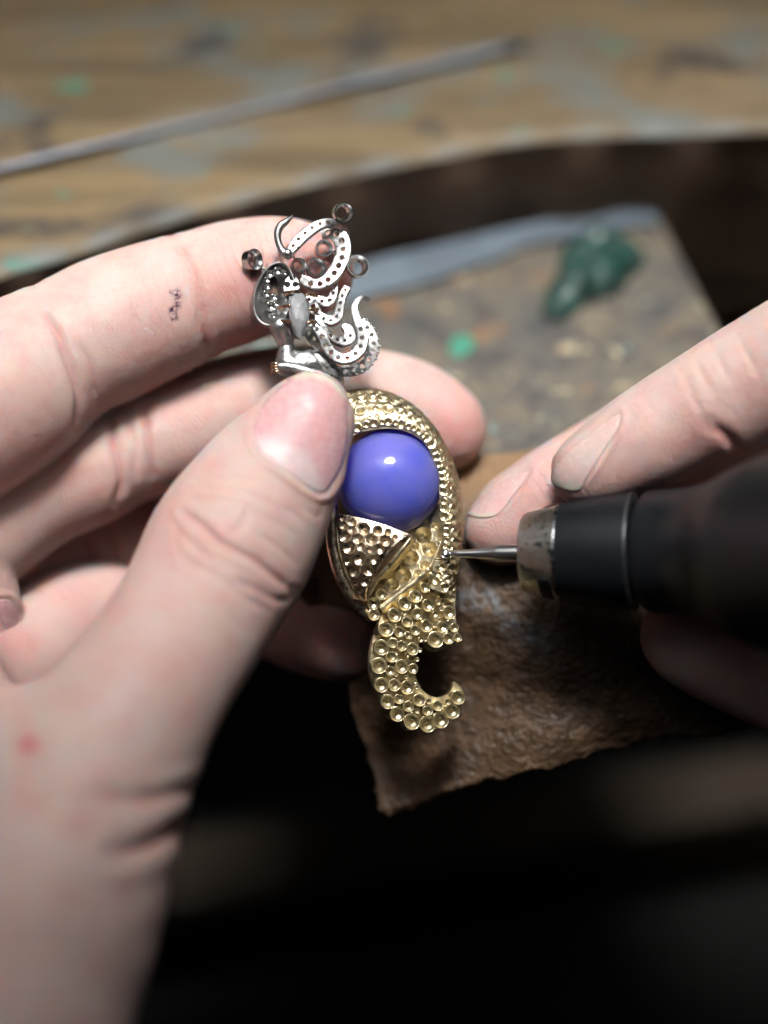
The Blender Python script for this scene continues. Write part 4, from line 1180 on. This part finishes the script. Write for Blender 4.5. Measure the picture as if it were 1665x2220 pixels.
# --- the head: hood with bead settings, brow plate, crystal face, claws
HEAD = empty('head', (0, 0, 0)); HEAD.parent = PEN
hc = np.array(z1(440, 1010)); V, F = [], []
NRr, NSs = 14, 48
def hood_pt(f, a):
    # f 0 rim .. 1 bottom of the hollow
    ca, sa = math.cos(a), math.sin(a)
    x = 440 + (190 * ca * (1 - 0.1 * sa)) * math.cos(f * math.pi / 2) + 30 * f + 45 * sa * math.cos(f * math.pi / 2)
    y = 1000 - 305 * sa * math.cos(f * math.pi / 2)
    return P(*z1(x, y), 1.2 - 3.0 * math.sin(f * math.pi / 2) + 0.4 * ca)
V = [hood_pt(i / (NRr - 1) * 0.98, 2 * math.pi * k / NSs) for i in range(NRr) for k in range(NSs)]
F = [(i * NSs + k, i * NSs + (k + 1) % NSs, (i + 1) * NSs + (k + 1) % NSs, (i + 1) * NSs + k) for i in range(NRr - 1) for k in range(NSs)]
F.append(tuple((NRr - 1) * NSs + k for k in range(NSs)))
V = np.array(V); me_n = unit(V - P(*z1(440, 1000), -1.0)) * np.array([1, 1, 0.5])
cam_mesh('hood', V, F, M['silver'], HEAD)
# outer wall of the hood
rimv = [(*hood_pt(0, a)[:2], hood_pt(0, a)[2]) for a in np.linspace(0, 2 * math.pi, 60, endpoint=False)]
V, F = [], []
rc = P(*z1(440, 1000), 0)
for k, p in enumerate(rimv):
    p = np.array(p); o_ = unit(np.array([p[0] - rc[0], p[1] - rc[1], 0]))
    V += [p, p + o_ * 0.22 + np.array([0, 0, 0.02]), p + o_ * 0.30 - np.array([0.55, 0, 2.4]), p - np.array([0.4, 0, 2.4])]
for k in range(60):
    a, b = k * 4, ((k + 1) % 60) * 4
    for j in range(4):
        j2 = (j + 1) % 4
        F.append((a + j, b + j, b + j2, a + j2))
cam_mesh('hood_wall', np.array(V), [f[::-1] for f in F], M['silver'], HEAD)
for x, y, r, z in [(395, 800, 42, 0.2), (470, 770, 42, 0.3), (365, 860, 32, 0.2), (372, 930, 30, 0.0), (360, 1000, 36, 0.2), (405, 1125, 52, 0.7), (435, 1030, 40, 0.0), (540, 790, 30, 0.3), (455, 1100, 26, 0.6), (430, 1220, 34, 0.6)]:
    cup(CUPS, P(*z1(x, y), z + 0.3), (0.45, -0.1, 0.85), r / zz1, HEAD, 1.3)
# brow plate with three bored holes
tri = [z1(*q) for q in [(515, 990), (520, 900), (555, 830), (610, 805), (665, 830), (695, 890), (690, 960), (620, 975)]]
def brow():
    c = np.mean(tri, 0); poly = catmull(np.array(tri + [tri[0]]), 60)[:-1]
    n = 60; xs = np.linspace(poly[:, 0].min(), poly[:, 0].max(), n); ys = np.linspace(poly[:, 1].min(), poly[:, 1].max(), n)
    X, Y = np.meshgrid(xs, ys, indexing='ij'); q = np.stack([X.ravel(), Y.ravel()], 1)
    ins = in_poly(q, poly).reshape(n, n); dd = poly_dist(q, poly, True).reshape(n, n)
    h = 2.2 - 0.25 * np.exp(-(dd / 2.0) ** 2) + 0.022 * (Y - c[1])
    for x, y, r in [(565, 910, 36), (648, 910, 34), (618, 845, 34)]:
        hx, hy = z1(x, y); rr = r / 4.608; e = np.hypot(X - hx, Y - hy) / rr
        h = np.where(e < 1, h - 0.7 - 1.2 * (e < 0.75), h)
    Gp = np.array([P(x, y, z) for x, y, z in zip(X.ravel(), Y.ravel(), h.ravel())])
    idx = np.arange(n * n).reshape(n, n); ok = ins[:-1, :-1] & ins[1:, :-1] & ins[1:, 1:] & ins[:-1, 1:]
    F = [tuple(f) for f in np.stack([idx[:-1, :-1], idx[:-1, 1:], idx[1:, 1:], idx[1:, :-1]], -1)[ok].tolist()]
    V2, F2 = solidify(Gp, F, np.tile([0, 0, 1.], (n * n, 1)), 1.4)
    used = np.unique(np.array([i for f in F2 for i in f])); mp = {int(a): b for b, a in enumerate(used)}
    cam_mesh('brow_plate', V2[used], [tuple(mp[i] for i in f) for f in F2], M['silver'], HEAD, smooth=False)
brow()
# crystal: girdle outline, faceted crown and pavilion
gird = np.array([z1(*q) for q in [(585, 1010), (640, 980), (700, 985), (755, 1020), (788, 1085), (793, 1180), (778, 1280), (745, 1375), (700, 1455), (655, 1420), (618, 1340), (590, 1240), (572, 1120)]])
gcn = gird.mean(0); bm = bmesh.new()
ax_r = np.array([0.35, 0.0, 0.94])
def cz(q, f, z): 
    x, y = gcn + (q - gcn) * f
    return P(x, y, 2.2 + z - 0.02 * (x - gcn[0]) + 0.014 * (y - gcn[1]))
for q in gird: bm.verts.new(cz(q, 1.0, 0)); bm.verts.new(cz(q, 0.97, -0.25))
for i in range(len(gird)):
    q = (gird[i] + gird[(i + 1) % len(gird)]) / 2
    bm.verts.new(cz(q, 0.80 - 0.08 * (i % 3), 0.62 + 0.12 * (i % 2)))
    if i % 2 == 0: bm.verts.new(cz(gird[i], 0.45, 0.95 + 0.08 * (i % 4)))
    if i % 2 == 0: bm.verts.new(cz(q, 0.35, -1.5))
bmesh.ops.convex_hull(bm, input=bm.verts[:])
V = np.array([v.co for v in bm.verts]); bm.verts.index_update(); F = [tuple(v.index for v in f.verts) for f in bm.faces]; bm.free()
cr = cam_mesh('face_crystal', V, F, M['crystal'], HEAD, smooth=False); cr['label'] = 'clear pear-cut crystal forming the face'
for pts in [[(480, 1150, 1.6), (540, 1125, 2.4), (600, 1110, 2.9)], [(450, 1270, 1.2), (540, 1275, 2.2), (630, 1275, 2.9)], [(540, 1010, 1.9), (590, 985, 2.6), (635, 968, 2.9)], [(860, 1020, 1.2), (800, 1005, 2.4), (745, 1015, 2.9)], [(860, 1270, 0.8), (825, 1285, 2.0), (770, 1285, 2.8)], [(870, 1150, 0.8), (830, 1160, 1.8), (785, 1150, 2.6)]]:
    rimtube('claw', [(*z1(x, y), z, 1 if i < 2 else 0.75) for i, (x, y, z) in enumerate(pts)], 0.27, M['prong'], HEAD, n=12, seg=10)

# ================================================================== handpiece
HPC = empty('rotary_handpiece', W(P(1500, 1225, 20)))
tag(HPC, 'black rotary handpiece with a steel nose drilling the gold band', 'handpiece')
A0 = P(966, 1201, 2.0); A1 = P(1214, 1198, 6.0); 
axis = unit(A1 - A0); axis = unit(axis + np.array([0, 0, 0.04]))
fr_h = frame(axis, (0, 0, 1))
def turned(name, prof, mat, org=A1, ax=None, seg=40, smooth=True, closed=False, split=True):
    V, F = lathe(prof, seg, closed); V = V @ (frame(ax, (0, 0, 1)) if ax is not None else fr_h) + org
    o = cam_mesh(name, V, F, mat, HPC, smooth)
    if split: m = o.modifiers.new('e', 'EDGE_SPLIT'); m.split_angle = math.radians(35)
    return o
# burr: ball, tapered neck, shank
L = np.linalg.norm(A1 - A0)
fb = frame(unit(A1 - A0), (0, 0, 1))
def burr(prof, name):
    V, F = lathe(prof, 20); V = V @ fb + A0
    return cam_mesh(name, V, F, M['burr'], HPC)
burr([(0.01, -0.75)] + [(0.75 * math.sin(a), -0.75 * math.cos(a)) for a in np.linspace(0.2, 2.7, 12)] + [(0.42, 0.78), (0.52, 2.0), (0.72, 4.5), (0.92, 6.2), (1.12, 7.2), (1.22, 7.6), (1.22, L)], 'burr')
# flutes on the ball head
for k in range(8):
    a = 2 * math.pi * k / 8
    pts = [np.array([0.74 * math.sin(t) * math.cos(a + 0.5 * t), 0.74 * math.sin(t) * math.sin(a + 0.5 * t), -0.74 * math.cos(t)]) for t in np.linspace(0.3, 2.5, 8)]
    V, F = tube(np.array(pts) @ fb + A0, [0.09] * 8, 6)
    cam_mesh('flute', V, F, M['burr'], HPC)
# steel nose collar with slots
turned('nose_collar', [(1.25, -4.6), (1.25, -5.15), (4.6, -5.2), (5.5, -5.05), (5.85, -4.4), (6.75, -0.35), (6.85, 0.0), (6.2, 0.05)], M['chrome'], seg=48)
for ang in (-0.95, 1.95, -3.0):
    V, F = [], []
    for i in range(9):
        a = ang + (i / 8 - 0.5) * 0.75
        for (r_, z_) in [(5.6, -2.2), (6.52, -2.2), (6.86, -0.5), (5.6, -0.5)]:
            V.append((r_ * math.sin(a), r_ * math.cos(a), z_))
    for i in range(8):
        for j in range(4):
            F.append((i * 4 + j, (i + 1) * 4 + j, (i + 1) * 4 + (j + 1) % 4, i * 4 + (j + 1) % 4))
    F += [(0, 1, 2, 3), (35, 34, 33, 32)]
    cam_mesh('slot', np.array(V) @ fr_h + A1, F, M['black'], HPC, smooth=False)
turned('edge_ring', [(6.3, 0.02), (6.98, 0.02), (7.05, 0.2), (7.02, 0.42), (6.3, 0.45)], M['steel'], seg=56)
turned('front_grip', [(6.2, 0.46), (6.95, 0.46), (7.25, 2.0), (7.9, 6.0), (8.35, 10.0), (8.4, 10.4), (6.0, 10.45)], M['black'], seg=56)
turned('grip_seam', [(7.0, 10.46), (8.42, 10.46), (8.46, 10.56), (8.42, 10.66), (7.0, 10.7)], M['seam'], seg=56)
bp = [A1 + axis * 10.85]; dcur = axis.copy(); brad = []
for k in range(46):
    dcur = unit(dcur + np.array([0, -0.001, 0.095 if k < 13 else 0.0])); bp.append(bp[-1] + dcur * 2.0)
bl = np.arange(len(bp)) * 2.0
brad = np.interp(bl, [0, 0.3, 3, 8, 14, 20, 26, 60, 82, 90, 92], [6.5, 8.45, 8.6, 8.9, 10.2, 12.2, 13.4, 13.4, 12.5, 9.0, 3.0])
V, F = tube(bp, brad, 48)
cam_mesh('grip_body', V, F, M['black'], HPC)

# filings and dust lying on leather and skin: one uncountable mass
V, F = [], []
def fleck(p, sz):
    b = len(V); q = unit(rng.normal(size=(4, 3)))
    for v in q: V.append(p + v * sz * 0.001)
    F.extend([(b, b + 1, b + 2), (b, b + 2, b + 3), (b, b + 3, b + 1), (b + 1, b + 3, b + 2)])
for o_, cnt, lo_, hi_ in [(bpy.data.objects['leather_cover'], 260, 0.05, 0.13), (bpy.data.objects['skin'], 90, 0.035, 0.075), (bpy.data.objects['skin.001'], 60, 0.035, 0.08)]:
    n_ = len(o_.data.vertices); co = np.empty(n_ * 3, np.float32); no_ = np.empty(n_ * 3, np.float32)
    o_.data.vertices.foreach_get('co', co); o_.data.vertices.foreach_get('normal', no_)
    co = co.reshape(-1, 3) + np.array(root_of(o_.parent) + o_.location if o_.parent else o_.location); no_ = no_.reshape(-1, 3)
    okk = np.where(no_ @ AZ > 0.3)[0]
    for i in rng.choice(okk, cnt, replace=False): fleck(co[i] + no_[i] * 0.00004, lo_ + (hi_ - lo_) * rng.random() ** 2)
fo = mesh_obj('metal_filings', np.array(V), F, M['dust'], None, smooth=False)
fo['kind'] = 'stuff'; fo['label'] = 'fine pale filings scattered over leather and skin'; fo['category'] = 'filings'
